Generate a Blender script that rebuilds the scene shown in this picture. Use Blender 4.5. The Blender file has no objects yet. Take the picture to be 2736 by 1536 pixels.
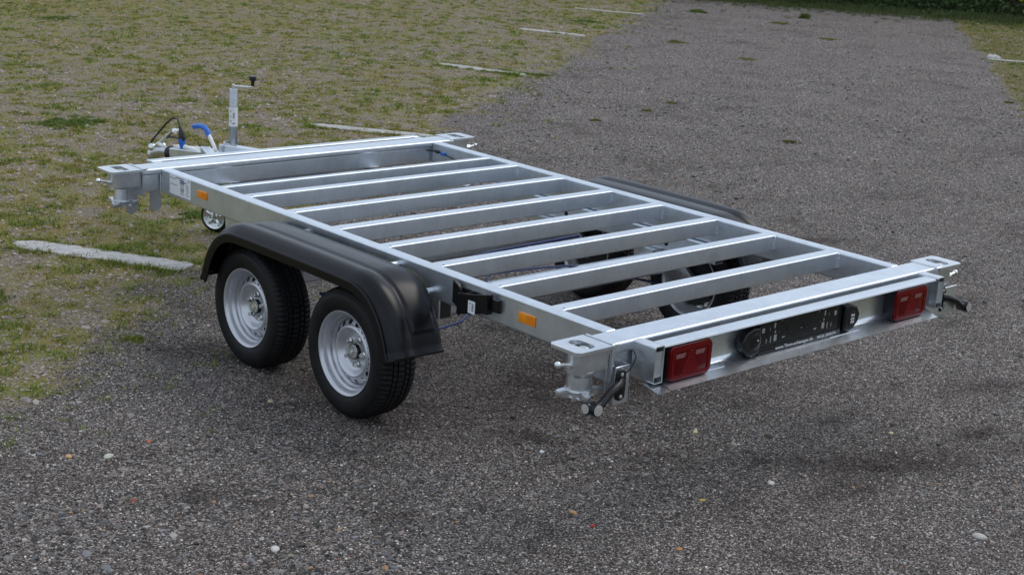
import bpy, bmesh, math, random
import numpy as np
from mathutils import Vector, Matrix, Euler

rng = np.random.default_rng(7)
random.seed(7)
sc = bpy.context.scene
col = sc.collection
PI = math.pi

# ------------------------------------------------------------------ camera
G = 0.693                      # height of the trailer's loading frame above the ground
CAM = (-4.73186385, -5.20843241, 1.60681557 + G)
cam_d = bpy.data.cameras.new('camera')
cam = bpy.data.objects.new('camera', cam_d); col.objects.link(cam)
rx = Vector((0.74263708, -0.66715973, 0.05820708))
ry = -Vector((-0.1397745, -0.2394139, -0.96080387))
rz = -Vector((0.65494524, 0.70539271, -0.27104956))
cam.matrix_world = Matrix(((rx.x, ry.x, rz.x, CAM[0]), (rx.y, ry.y, rz.y, CAM[1]),
                           (rx.z, ry.z, rz.z, CAM[2]), (0, 0, 0, 1)))
cam_d.sensor_width = 36.0
cam_d.lens = 36.0 * 3971.8 / 2736.0
cam_d.clip_start = 0.05
cam_d.clip_end = 2000
cam_d.dof.use_dof = True
cam_d.dof.focus_distance = 6.0
cam_d.dof.aperture_fstop = 11.0
sc.camera = cam

# ------------------------------------------------------------------ sky and sun
SUN_EL, SUN_AZ = math.radians(50), math.radians(97)   # azimuth: where the light comes from, from +Y towards +X
world = bpy.data.worlds.new('World'); sc.world = world
world.use_nodes = True
wn, wl = world.node_tree.nodes, world.node_tree.links
wn.clear()
sky = wn.new('ShaderNodeTexSky'); sky.sky_type = 'NISHITA'; sky.sun_disc = False
sky.sun_elevation = SUN_EL; sky.sun_rotation = SUN_AZ
sky.air_density = 1.0; sky.dust_density = 2.0; sky.ozone_density = 1.0
tc = wn.new('ShaderNodeTexCoord')
cl = wn.new('ShaderNodeTexNoise'); cl.inputs['Scale'].default_value = 2.2
cl.inputs['Detail'].default_value = 6; cl.inputs['Roughness'].default_value = 0.55
cr_ = wn.new('ShaderNodeValToRGB')
cr_.color_ramp.elements[0].position = 0.30; cr_.color_ramp.elements[0].color = (0.30, 0.30, 0.30, 1)
cr_.color_ramp.elements[1].position = 0.62; cr_.color_ramp.elements[1].color = (0.95, 0.95, 0.95, 1)
mixs = wn.new('ShaderNodeMix'); mixs.data_type = 'RGBA'
bg = wn.new('ShaderNodeBackground'); bg.inputs['Strength'].default_value = 0.10
wo = wn.new('ShaderNodeOutputWorld')
wl.new(tc.outputs['Generated'], cl.inputs['Vector'])
wl.new(cl.outputs['Fac'], cr_.inputs['Fac'])
wl.new(cr_.outputs['Color'], mixs.inputs[0])
wl.new(sky.outputs['Color'], mixs.inputs[6])
mixs.inputs[7].default_value = (8.9, 10.1, 11.8, 1)      # cloud
wl.new(mixs.outputs[2], bg.inputs['Color'])
wl.new(bg.outputs['Background'], wo.inputs['Surface'])

sun_d = bpy.data.lights.new('sun', 'SUN'); sun_d.energy = 1.0; sun_d.angle = math.radians(34)
sun_d.color = (1.0, 0.96, 0.90)
sun = bpy.data.objects.new('sun', sun_d); col.objects.link(sun)
dvec = Vector((math.sin(SUN_AZ) * math.cos(SUN_EL), math.cos(SUN_AZ) * math.cos(SUN_EL), math.sin(SUN_EL)))
sun.rotation_euler = dvec.to_track_quat('Z', 'Y').to_euler()
sun.location = (0, 0, 20)

sc.view_settings.view_transform = 'Standard'
sc.view_settings.look = 'None'
sc.view_settings.exposure = 0.05
sc.view_settings.gamma = 1.0
sc.render.engine = 'CYCLES'

# ------------------------------------------------------------------ material helpers
class NT:
    def __init__(s, name):
        s.m = bpy.data.materials.new(name); s.m.use_nodes = True
        s.t = s.m.node_tree; s.n = s.t.nodes; s.l = s.t.links
        s.b = s.n['Principled BSDF']
    def node(s, typ, **kw):
        n = s.n.new(typ)
        for k, v in kw.items():
            if k.startswith('i_'):
                n.inputs[k[2:].replace('_', ' ')].default_value = v
            else: setattr(n, k, v)
        return n
    def link(s, a, b): s.l.new(a, b)
    def inp(s, nm, v):
        if hasattr(v, 'is_output'): s.l.new(v, s.b.inputs[nm])
        else: s.b.inputs[nm].default_value = v
    def math(s, op, a, b=None, c=None, clamp=False):
        n = s.n.new('ShaderNodeMath'); n.operation = op; n.use_clamp = clamp
        for i, v in enumerate((a, b, c)):
            if v is None: continue
            if hasattr(v, 'is_output'): s.l.new(v, n.inputs[i])
            else: n.inputs[i].default_value = v
        return n.outputs[0]
    def ramp(s, fac, stops, interp='LINEAR'):
        n = s.n.new('ShaderNodeValToRGB'); n.color_ramp.interpolation = interp
        e = n.color_ramp.elements
        while len(e) < len(stops): e.new(0.5)
        for el, (p, c) in zip(e, stops):
            el.position = p; el.color = (*c, 1) if len(c) == 3 else c
        s.l.new(fac, n.inputs[0]); return n.outputs[0]
    def mix(s, f, a, b, mode='MIX'):
        n = s.n.new('ShaderNodeMix'); n.data_type = 'RGBA'; n.blend_type = mode
        for i, v in ((0, f), (6, a), (7, b)):
            if hasattr(v, 'is_output'): s.l.new(v, n.inputs[i])
            elif i == 0: n.inputs[0].default_value = v
            else: n.inputs[i].default_value = (*v, 1)
        return n.outputs[2]
    def pos(s, scale=(1, 1, 1), obj=False):
        if obj: o = s.n.new('ShaderNodeTexCoord').outputs['Object']
        else: o = s.n.new('ShaderNodeNewGeometry').outputs['Position']
        if scale == (1, 1, 1): return o
        m = s.n.new('ShaderNodeMapping'); m.inputs['Scale'].default_value = scale
        s.l.new(o, m.inputs[0]); return m.outputs[0]
    def noise(s, vec, scale, detail=3, rough=0.5, dist=0.0):
        n = s.n.new('ShaderNodeTexNoise'); n.inputs['Scale'].default_value = scale
        n.inputs['Detail'].default_value = detail; n.inputs['Roughness'].default_value = rough
        n.inputs['Distortion'].default_value = dist
        s.l.new(vec, n.inputs['Vector']); return n.outputs['Fac']
    def voro(s, vec, scale, feature='F1', rnd=1.0):
        n = s.n.new('ShaderNodeTexVoronoi'); n.feature = feature
        n.inputs['Scale'].default_value = scale; n.inputs['Randomness'].default_value = rnd
        s.l.new(vec, n.inputs['Vector']); return n
    def bump(s, h, strength=0.3, dist=0.002, nrm=None):
        n = s.n.new('ShaderNodeBump'); n.inputs['Strength'].default_value = strength
        n.inputs['Distance'].default_value = dist
        s.l.new(h, n.inputs['Height'])
        if nrm is not None: s.l.new(nrm, n.inputs['Normal'])
        return n.outputs[0]

def mat_galv(name, base=(0.71, 0.755, 0.80), dark=(0.58, 0.625, 0.675), r0=0.30, r1=0.42, streak=(3.0, 1.2, 0.5), metallic=0.93):
    t = NT(name)
    p = t.pos(); ps = t.pos(streak)
    n1 = t.noise(ps, 22, 4, 0.6)              # drawn runs of the zinc bath
    n2 = t.noise(p, 9, 5, 0.62, 0.4)          # clouding
    v = t.voro(p, 62)                        # spangle
    sp = t.node('ShaderNodeSeparateColor'); t.link(v.outputs['Color'], sp.inputs[0])
    a = t.math('MULTIPLY', n1, 0.32)
    a = t.math('MULTIPLY_ADD', n2, 0.68, a)
    a = t.math('MULTIPLY_ADD', t.math('SUBTRACT', sp.outputs[0], 0.5), 0.075, a)
    c = t.ramp(a, [(0.30, dark), (0.66, base)])
    sc_ = t.noise(t.pos((1, 1, 1)), 60, 2, 0.5)
    spot = t.ramp(sc_, [(0.69, (0, 0, 0)), (0.74, (1, 1, 1))])
    c = t.mix(t.math('MULTIPLY', spot, 0.15), c, (0.78, 0.79, 0.80))
    t.inp('Base Color', c); t.inp('Metallic', metallic)
    rr = t.math('MULTIPLY_ADD', a, r1 - r0, r0)
    t.inp('Roughness', rr)
    t.inp('Normal', t.bump(t.math('ADD', n2, t.math('MULTIPLY', sc_, 0.15)), 0.03, 0.002))
    return t.m

M = {}
M['galv'] = mat_galv('galvanised_steel')
M['galv_end'] = mat_galv('galvanised_steel_plate', (0.70, 0.73, 0.76), (0.56, 0.59, 0.62), 0.28, 0.42, (1, 1, 1))
M['cast'] = mat_galv('galvanised_casting', (0.60, 0.62, 0.64), (0.42, 0.44, 0.46), 0.28, 0.44, (1, 1, 1))

def mat_simple(name, c, rough=0.5, metallic=0.0, var=0.12, scale=30, bump=0.0, bscale=400, coat=0.0, spec=0.5):
    t = NT(name); p = t.pos()
    n = t.noise(p, scale, 4, 0.6)
    c0 = tuple(x * (1 - var) for x in c); c1 = tuple(min(1, x * (1 + var)) for x in c)
    t.inp('Base Color', t.ramp(n, [(0.3, c0), (0.7, c1)])); t.inp('Metallic', metallic)
    t.inp('Roughness', t.math('MULTIPLY_ADD', n, 0.14, rough - 0.07))
    t.b.inputs['Specular IOR Level'].default_value = spec
    if coat: t.inp('Coat Weight', coat)
    if bump: t.inp('Normal', t.bump(t.noise(p, bscale, 2), bump, 0.001))
    return t.m

M['zinc'] = mat_simple('bright_zinc', (0.66, 0.68, 0.66), 0.28, 0.9, 0.2, 25)
M['plastic'] = mat_simple('black_mudguard_plastic', (0.0042, 0.0042, 0.0056), 0.29, 0, 0.10, 8, 0.04, 700, spec=0.24)
M['plastic2'] = mat_simple('black_gloss_plastic', (0.006, 0.006, 0.007), 0.30, 0, 0.2, 40, spec=0.35)
M['void'] = mat_simple('dark_inside', (0.008, 0.008, 0.008), 0.8)
M['panel'] = mat_galv('galvanised_sheet', (0.70, 0.74, 0.78), (0.62, 0.66, 0.71), 0.24, 0.32, (1, 1, 1), 0.96)
M['tube'] = mat_galv('galvanised_tube', (0.50, 0.53, 0.56), (0.34, 0.37, 0.40), 0.30, 0.42, (1, 1, 1))
M['drum'] = mat_simple('brake_drum_iron', (0.014, 0.014, 0.014), 0.7, 0.0, 0.3)
M['paint'] = mat_simple('silver_wheel_paint', (0.52, 0.53, 0.56), 0.33, 0.60, 0.05, 6, 0, 400, 0.1)
M['blue'] = mat_simple('blue_plastic', (0.015, 0.13, 0.52), 0.42, 0, 0.1)
M['hose'] = mat_simple('blue_hose', (0.006, 0.020, 0.105), 0.4, 0, 0.1)
M['cable'] = mat_simple('black_cable', (0.012, 0.012, 0.012), 0.45)
M['white'] = mat_simple('white_label_paper', (0.70, 0.71, 0.73), 0.5, 0, 0.04)
M['whitepl'] = mat_simple('white_paint', (0.72, 0.73, 0.72), 0.4, 0, 0.05)
M['ink'] = mat_simple('label_ink', (0.05, 0.05, 0.055), 0.6)
M['inkblue'] = mat_simple('label_blue', (0.02, 0.07, 0.30), 0.6)
M['print'] = mat_simple('grey_lettering', (0.62, 0.62, 0.62), 0.5, 0, 0.03)
M['amber'] = mat_simple('amber_reflector', (0.80, 0.26, 0.008), 0.25, 0, 0.05, 300, 0.3, 900)
M['amberin'] = mat_simple('amber_reflector_dark', (0.72, 0.20, 0.006), 0.25, 0, 0.05, 300, 0.3, 900)
M['red'] = mat_simple('red_lens', (0.085, 0.0016, 0.003), 0.16, 0, 0.25, 120, 0.20, 500, 0.0, 0.18)
M['redlite'] = mat_simple('red_reflector', (0.125, 0.0028, 0.0045), 0.20, 0, 0.35, 260, 0.4, 700, 0.0, 0.18)
M['clear'] = mat_simple('clear_lens', (0.19, 0.075, 0.075), 0.2, 0, 0.3, 200, 0.3, 600, 0.4)
M['lens'] = mat_simple('frosted_lamp_lens', (0.42, 0.40, 0.38), 0.2, 0.1, 0.25, 160, 0.3, 500, 0.5)
M['redcap'] = mat_simple('red_cap', (0.5, 0.02, 0.02), 0.4)
M['brass'] = mat_simple('brass', (0.65, 0.42, 0.12), 0.3, 0.9)

def mat_rubber():
    t = NT('tyre_rubber'); p = t.pos()
    n = t.noise(p, 14, 5, 0.65)
    d = t.noise(t.pos((1, 1, 1)), 45, 3, 0.6)
    c = t.ramp(n, [(0.45, (0.0065, 0.0065, 0.0075)), (0.75, (0.013, 0.012, 0.011))])
    dust = t.ramp(d, [(0.62, (0, 0, 0)), (0.8, (1, 1, 1))])
    c = t.mix(t.math('MULTIPLY', dust, 0.10), c, (0.07, 0.055, 0.045))
    t.inp('Base Color', c); t.inp('Roughness', t.math('MULTIPLY_ADD', n, 0.25, 0.42))
    t.inp('Normal', t.bump(d, 0.10, 0.001)); t.b.inputs['Specular IOR Level'].default_value = 0.22
    return t.m
M['rubber'] = mat_rubber()

def mat_concrete():
    t = NT('old_concrete'); p = t.pos()
    n = t.noise(p, 18, 6, 0.65); n2 = t.noise(p, 160, 3, 0.6)
    c = t.ramp(n, [(0.3, (0.30, 0.29, 0.28)), (0.7, (0.47, 0.46, 0.45))])
    c = t.mix(t.ramp(n2, [(0.60, (0, 0, 0)), (0.75, (0.6, 0.6, 0.6))]), c, (0.17, 0.16, 0.14))
    t.inp('Base Color', c); t.inp('Roughness', 0.9)
    t.inp('Normal', t.bump(n2, 0.5, 0.003)); return t.m
M['concrete'] = mat_concrete()

# lane geometry: along-lane axis and cross-lane offset d = y - 0.718 x
LK = 0.718
def mat_ground():
    t = NT('gravel_and_turf_ground')
    p = t.pos()
    sx = t.node('ShaderNodeSeparateXYZ'); t.link(p, sx.inputs[0])
    d = t.math('MULTIPLY_ADD', sx.outputs[0], -LK, sx.outputs[1])
    hi = t.noise(p, 5.5, 4, 0.65); vh = t.noise(p, 30, 3, 0.6); vh2 = t.noise(p, 75, 2, 0.6)
    def gattr(nm):
        q = t.node('ShaderNodeAttribute', attribute_name=nm); q.attribute_type = 'GEOMETRY'; return q.outputs['Fac']
    jit = t.math('ADD', t.math('MULTIPLY', t.math('SUBTRACT', vh, 0.5), 1.3), t.math('MULTIPLY', t.math('SUBTRACT', vh2, 0.5), 1.0))
    turf_a, right, moss_a = gattr('turf'), gattr('right_turf'), gattr('moss')
    turf = t.ramp(t.math('ADD', turf_a, t.math('MULTIPLY', jit, 0.55)), [(0.36, (0, 0, 0)), (0.64, (1, 1, 1))])
    right = t.ramp(t.math('ADD', right, t.math('MULTIPLY', jit, 0.3)), [(0.4, (0, 0, 0)), (0.6, (1, 1, 1))])
    # ---- gravel
    wob = t.node('ShaderNodeVectorMath', operation='ADD')
    nz = t.node('ShaderNodeTexNoise'); nz.inputs['Scale'].default_value = 90; t.link(p, nz.inputs['Vector'])
    sc1 = t.node('ShaderNodeVectorMath', operation='SCALE'); sc1.inputs['Scale'].default_value = 0.006
    t.link(nz.outputs['Color'], sc1.inputs[0]); t.link(p, wob.inputs[0]); t.link(sc1.outputs[0], wob.inputs[1])
    pw = wob.outputs[0]
    va = t.voro(pw, 190); vb = t.voro(pw, 95); vc = t.voro(pw, 46)
    def rgb(v):
        s = t.node('ShaderNodeSeparateColor'); t.link(v.outputs['Color'], s.inputs[0]); return s
    a, b, c_ = rgb(va), rgb(vb), rgb(vc)
    fine = t.ramp(a.outputs[0], [(0.0, (0.020, 0.017, 0.015)), (0.42, (0.058, 0.052, 0.048)), (0.70, (0.125, 0.115, 0.108)), (0.88, (0.27, 0.255, 0.243)), (1.0, (0.60, 0.58, 0.55))])
    hue = t.ramp(a.outputs[1], [(0.0, (1.10, 0.95, 0.86)), (0.5, (1.0, 1.0, 1.0)), (1.0, (0.92, 0.98, 1.08))])
    fine = t.mix(1.0, fine, hue, 'MULTIPLY')
    gap = t.ramp(va.outputs['Distance'], [(0.35, (1, 1, 1)), (0.75, (0.50, 0.48, 0.46))])
    fine = t.mix(1.0, fine, gap, 'MULTIPLY')
    midc = t.ramp(b.outputs[1], [(0.0, (0.10, 0.095, 0.09)), (0.5, (0.19, 0.18, 0.17)), (0.75, (0.24, 0.22, 0.21)), (0.88, (0.30, 0.25, 0.22)), (1.0, (0.55, 0.53, 0.50))])
    midm = t.math('MULTIPLY', t.math('GREATER_THAN', b.outputs[0], 0.62), t.math('LESS_THAN', vb.outputs['Distance'], 0.42))
    g = t.mix(midm, fine, midc)
    bigc = t.ramp(c_.outputs[1], [(0.0, (0.14, 0.135, 0.13)), (0.6, (0.24, 0.23, 0.22)), (0.85, (0.30, 0.26, 0.22)), (1.0, (0.50, 0.48, 0.45))])
    bigm = t.math('MULTIPLY', t.math('GREATER_THAN', c_.outputs[0], 0.88), t.math('LESS_THAN', vc.outputs['Distance'], 0.36))
    g = t.mix(bigm, g, bigc)
    dirt = t.noise(p, 1.3, 6, 0.68, 0.6)
    dirt2 = t.noise(p, 6.0, 5, 0.7)
    dd = t.math('ADD', t.math('MULTIPLY', dirt, 0.6), t.math('MULTIPLY', dirt2, 0.4))
    g = t.mix(1.0, g, t.ramp(dd, [(0.38, (0.52, 0.49, 0.47)), (0.47, (0.92, 0.91, 0.90)), (0.62, (1.12, 1.12, 1.13))]), 'MULTIPLY')
    cz = t.voro(t.pos((1, 1, 1)), 26); czs = rgb(cz)
    fard = t.math('MULTIPLY', t.math('SUBTRACT', t.math('ADD', sx.outputs[0], sx.outputs[1]), 3.0), 0.09, clamp=True)
    cl_n = t.noise(p, 38, 2, 0.5)
    spk = t.ramp(cl_n, [(0.34, (0.42, 0.41, 0.40)), (0.50, (1.05, 1.05, 1.06)), (0.60, (1.7, 1.7, 1.73)), (0.68, (3.0, 3.0, 3.05))])
    g = t.mix(t.math('MULTIPLY_ADD', fard, 0.75, 0.15), g, t.mix(1.0, g, spk, 'MULTIPLY'))
    dark_patch = t.math('MULTIPLY', gattr('dark_patch'), t.ramp(t.math('ADD', t.math('MULTIPLY', dirt2, 0.6), t.math('MULTIPLY', vh, 0.4)), [(0.34, (0, 0, 0)), (0.50, (1, 1, 1))]))
    g = t.mix(1.0, g, (1.06, 1.00, 0.955), 'MULTIPLY')
    g = t.mix(t.math('MULTIPLY', dark_patch, 0.95), g, t.mix(1.0, g, (0.30, 0.25, 0.22), 'MULTIPLY'))
    # ---- turf ground: soil, pale pebbles, moss
    soil = t.ramp(a.outputs[0], [(0.0, (0.070, 0.056, 0.028)), (0.6, (0.155, 0.124, 0.068)), (1.0, (0.30, 0.255, 0.19))])
    peb = t.ramp(b.outputs[2], [(0.0, (0.20, 0.165, 0.150)), (0.6, (0.38, 0.325, 0.31)), (1.0, (0.66, 0.60, 0.58))])
    soil = t.mix(t.math('MULTIPLY', t.math('GREATER_THAN', b.outputs[0], 0.66), t.math('LESS_THAN', vb.outputs['Distance'], 0.5)), soil, peb)
    moss = t.ramp(t.noise(p, 2.2, 4, 0.6), [(0.33, (0.188, 0.140, 0.038)), (0.50, (0.170, 0.146, 0.028)), (0.68, (0.132, 0.150, 0.020))])
    mm = t.math('ADD', moss_a, t.math('MULTIPLY', jit, 0.85))
    mossm = t.ramp(mm, [(0.22, (0, 0, 0)), (0.72, (1, 1, 1))])
    far = t.math('MULTIPLY', t.math('SUBTRACT', t.math('MAXIMUM', d, t.math('SUBTRACT', -2.2, d)), 4.5), 0.13, clamp=True)
    mossm = t.math('ADD', t.math('MULTIPLY', mossm, 0.85), t.math('MULTIPLY', far, 0.50), clamp=True)
    mossm = t.math('MAXIMUM', mossm, t.math('MULTIPLY', right, 0.85))
    moss = t.mix(right, moss, t.ramp(hi, [(0.35, (0.105, 0.085, 0.022)), (0.65, (0.120, 0.112, 0.024))]))
    tg = t.mix(mossm, soil, moss)
    t.inp('Base Color', t.mix(turf, g, tg))
    t.inp('Roughness', 0.88)
    t.b.inputs['Specular IOR Level'].default_value = 0.3
    h = t.math('ADD', t.math('MULTIPLY', va.outputs['Distance'], -0.5), t.math('MULTIPLY', t.math('MULTIPLY', midm, t.math('SUBTRACT', 0.5, vb.outputs['Distance'])), 1.6))
    h = t.math('ADD', h, t.math('MULTIPLY', dirt2, 2.0))
    t.inp('Normal', t.bump(h, 0.9, 0.006))
    return t.m
M['ground'] = mat_ground()

def mat_tint(name, rough, instancer=True, attr='tint', sub=0.0):
    t = NT(name)
    a = t.node('ShaderNodeAttribute', attribute_name=attr)
    a.attribute_type = 'INSTANCER' if instancer else 'GEOMETRY'
    n = t.noise(t.pos(), 220, 2)
    c = t.mix(1.0, a.outputs['Color'], t.ramp(n, [(0.3, (0.82, 0.82, 0.82)), (0.7, (1.15, 1.15, 1.15))]), 'MULTIPLY')
    t.inp('Base Color', c); t.inp('Roughness', rough)
    t.b.inputs['Specular IOR Level'].default_value = 0.3
    return t.m
M['stone'] = mat_tint('loose_gravel_stones', 0.85)
M['grass'] = mat_tint('grass_blades', 0.65, False)
M['leaf'] = mat_tint('hedge_leaves', 0.5, False)
M['bark'] = mat_simple('twig_bark', (0.06, 0.045, 0.03), 0.9, 0, 0.3)
M['yellow'] = mat_simple('yellow_petals', (0.7, 0.5, 0.02), 0.6)

# ------------------------------------------------------------------ mesh helpers
class MB:
    """collects shapes (frame coordinates) for ONE mesh object"""
    def __init__(s): s.bm = bmesh.new()
    def _bev(s, geom_edges, r, seg):
        if r > 0:
            bmesh.ops.bevel(s.bm, geom=geom_edges, offset=r, segments=seg, affect='EDGES', profile=0.5)
    def box(s, x0, x1, y0, y1, z0, z1, r=0.0, seg=2, mat=None):
        vs = [s.bm.verts.new((x, y, z)) for x in (x0, x1) for y in (y0, y1) for z in (z0, z1)]
        f = [(0, 1, 3, 2), (4, 6, 7, 5), (0, 4, 5, 1), (2, 3, 7, 6), (0, 2, 6, 4), (1, 5, 7, 3)]
        fs = [s.bm.faces.new([vs[i] for i in q]) for q in f]
        if mat is not None:
            for v in vs: v.co = mat @ v.co
        es = list({e for g in fs for e in g.edges})
        s._bev(es, r, seg); return s
    def prism(s, pts, axis, a, b, r=0.0, seg=2, mat=None):
        """pts: 2-D outline in the two other axes (in x,y,z order), extruded along axis from a to b"""
        def P(u, v, w):
            return {'x': (w, u, v), 'y': (u, w, v), 'z': (u, v, w)}[axis]
        A = [s.bm.verts.new(P(u, v, a)) for u, v in pts]; B = [s.bm.verts.new(P(u, v, b)) for u, v in pts]
        if mat is not None:
            for v in A + B: v.co = mat @ v.co
        n = len(pts)
        fs = [s.bm.faces.new(A), s.bm.faces.new(B[::-1])]
        for i in range(n):
            fs.append(s.bm.faces.new((A[i], B[i], B[(i + 1) % n], A[(i + 1) % n])))
        if r > 0: s._bev([e for e in list({e for g in fs[:2] for e in g.edges})], r, seg)
        return s
    def tube(s, pts, r, n=10, cap=True, radii=None):
        pts = [Vector(p) for p in pts]; rings = []
        t0 = (pts[1] - pts[0]).normalized()
        up = Vector((0, 0, 1)) if abs(t0.z) < 0.9 else Vector((1, 0, 0))
        u = t0.cross(up).normalized()
        for i, p in enumerate(pts):
            t = (pts[min(i + 1, len(pts) - 1)] - pts[max(i - 1, 0)]).normalized()
            u = (u - t * u.dot(t)).normalized(); v = t.cross(u)
            rr = radii[i] if radii else r
            rings.append([s.bm.verts.new(p + (u * math.cos(2 * PI * k / n) + v * math.sin(2 * PI * k / n)) * rr) for k in range(n)])
        for a, b in zip(rings, rings[1:]):
            for k in range(n): s.bm.faces.new((a[k], a[(k + 1) % n], b[(k + 1) % n], b[k]))
        if cap: s.bm.faces.new(rings[0][::-1]); s.bm.faces.new(rings[-1])
        return s
    def lathe(s, prof, origin, axis, n=24, closed=False, capa=True):
        """prof: (along, radius)"""
        o = Vector(origin); ax = Vector(axis).normalized()
        u = ax.cross(Vector((0, 0, 1)) if abs(ax.z) < 0.9 else Vector((1, 0, 0))).normalized(); v = ax.cross(u)
        rings = []
        for a, r in prof:
            if r < 1e-6: rings.append([s.bm.verts.new(o + ax * a)])
            else: rings.append([s.bm.verts.new(o + ax * a + (u * math.cos(2 * PI * k / n) + v * math.sin(2 * PI * k / n)) * r) for k in range(n)])
        prs = list(zip(rings, rings[1:]))
        if closed: prs.append((rings[-1], rings[0]))
        for a, b in prs:
            for k in range(n):
                k2 = (k + 1) % n
                q = [a[k % len(a)], a[k2 % len(a)], b[k2 % len(b)], b[k % len(b)]]
                q = list(dict.fromkeys(q))
                if len(q) > 2: s.bm.faces.new(q)
        return s
    def ball(s, c, r, sub=2, scale=(1, 1, 1)):
        m = Matrix.Translation(c) @ Matrix.Diagonal((*scale, 1))
        bmesh.ops.create_icosphere(s.bm, subdivisions=sub, radius=r, matrix=m); return s
    def build(s, name, mat, parent=None, smooth=True, angle=35, wn=False, off=None):
        bm = s.bm
        bmesh.ops.recalc_face_normals(bm, faces=bm.faces[:])
        me = bpy.data.meshes.new(name); bm.to_mesh(me); bm.free()
        me.materials.append(mat)
        if smooth:
            me.shade_smooth()
            me.set_sharp_from_angle(angle=math.radians(angle))
        return link_obj(name, me, parent, wn)

def link_obj(name, me, parent=None, wn=False):
    o = bpy.data.objects.new(name, me); col.objects.link(o)
    if parent is not None:
        o.parent = parent
        if parent.type == 'EMPTY' and parent.parent is None and parent.get('frame_origin'):
            o.location = (0, 0, G)
    if wn:
        w = o.modifiers.new('weighted', 'WEIGHTED_NORMAL'); w.keep_sharp = True
    return o

def tag(o, label=None, cat=None, group=None, kind=None):
    if label: o['label'] = label
    if cat: o['category'] = cat
    if group: o['group'] = group
    if kind: o['kind'] = kind
    return o

def empty(name, loc=(0, 0, 0)):
    o = bpy.data.objects.new(name, None); col.objects.link(o); o.location = loc; o.empty_display_size = 0.1
    return o

def rrect(u0, u1, v0, v1, r, n=4):
    out = []
    for cx, cy, a0 in ((u1 - r, v1 - r, 0), (u0 + r, v1 - r, 90), (u0 + r, v0 + r, 180), (u1 - r, v0 + r, 270)):
        for k in range(n + 1):
            a = math.radians(a0 + 90 * k / n); out.append((cx + r * math.cos(a), cy + r * math.sin(a)))
    return out

# ------------------------------------------------------------------ ground
# smooth value noise in numpy
def vnoise(x, y, scale, seed):
    r = np.random.default_rng(seed); T = r.random((256, 256))
    u, v = x * scale + 91.3, y * scale + 57.7
    i, j = np.floor(u).astype(int), np.floor(v).astype(int); fu, fv = u - i, v - j
    fu = fu * fu * (3 - 2 * fu); fv = fv * fv * (3 - 2 * fv)
    g = lambda a, b: T[a % 256, b % 256]
    return (g(i, j) * (1 - fu) + g(i + 1, j) * fu) * (1 - fv) + (g(i, j + 1) * (1 - fu) + g(i + 1, j + 1) * fu) * fv
def fbm(x, y, scale, seed, o=4):
    s = 0; a = 0.5; t = 0
    for k in range(o): s = s + a * vnoise(x, y, scale * 2 ** k, seed + k); t += a; a *= 0.55
    return s / t

FWD = math.atan2(0.70539, 0.65494)
def polar(n, d0, d1, power, half=0.60):
    """points round the camera, density falling with distance as d**-power"""
    az = FWD + rng.uniform(-half, half, n); u = rng.random(n)
    e = 2 - power
    if abs(e) < 1e-6: dist = d0 * (d1 / d0) ** u
    else: dist = (d0 ** e + u * (d1 ** e - d0 ** e)) ** (1 / e)
    return CAM[0] + dist * np.cos(az), CAM[1] + dist * np.sin(az), dist

def turfness(x, y):
    d = y - LK * x
    w = (fbm(x, y, 0.5, 11) - 0.5) * 1.0 + (fbm(x, y, 3.5, 31) - 0.5) * 1.3
    l = np.clip((d - 2.32 + w * 0.8) * 1.5 + 0.5, 0, 1); r = np.clip((-4.55 - d + w * 0.25) * 3.0 + 0.5, 0, 1)
    return np.maximum(l, r), l, r

def mossness(x, y):
    cl = 0.22 * fbm(x, y, 1.7, 201, 4) + 0.78 * fbm(x, y, 9.0, 231, 2); c2 = fbm(x, y, 0.35, 301, 3)
    return cl, c2, np.clip(0.52 + (cl - 0.49 + (c2 - 0.5) * 0.30) * 3.0, 0, 1)

# moist earthy patches, and darker ground patches beneath the trailer (x, y, long radius, short radius, angle)
DARK_PATCHES = [(0.42, -2.04, 0.34, 0.12, -0.37), (1.05, -2.07, 0.15, 0.06, -0.3), (0.06, -2.12, 0.14, 0.06, -0.3), (0.02, -1.76, 0.18, 0.05, -0.5), (1.7, -1.75, 0.2, 0.07, -0.4), (-0.66, -0.99, 0.18, 0.045, -1.0),
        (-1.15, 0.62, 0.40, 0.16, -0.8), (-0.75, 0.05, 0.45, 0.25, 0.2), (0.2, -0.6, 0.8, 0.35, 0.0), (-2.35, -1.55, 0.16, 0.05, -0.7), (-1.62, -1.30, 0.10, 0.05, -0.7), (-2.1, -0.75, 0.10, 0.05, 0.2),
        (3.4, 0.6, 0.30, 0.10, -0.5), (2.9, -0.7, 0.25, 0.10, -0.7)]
def dark_patch_at(x, y):
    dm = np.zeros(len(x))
    for bx_, by_, sa, sb, an in DARK_PATCHES:
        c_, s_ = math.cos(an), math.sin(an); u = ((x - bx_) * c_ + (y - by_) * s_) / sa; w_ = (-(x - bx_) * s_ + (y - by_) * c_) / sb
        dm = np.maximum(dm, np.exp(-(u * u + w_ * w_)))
    return np.clip(dm * 1.4, 0, 1)
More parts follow.
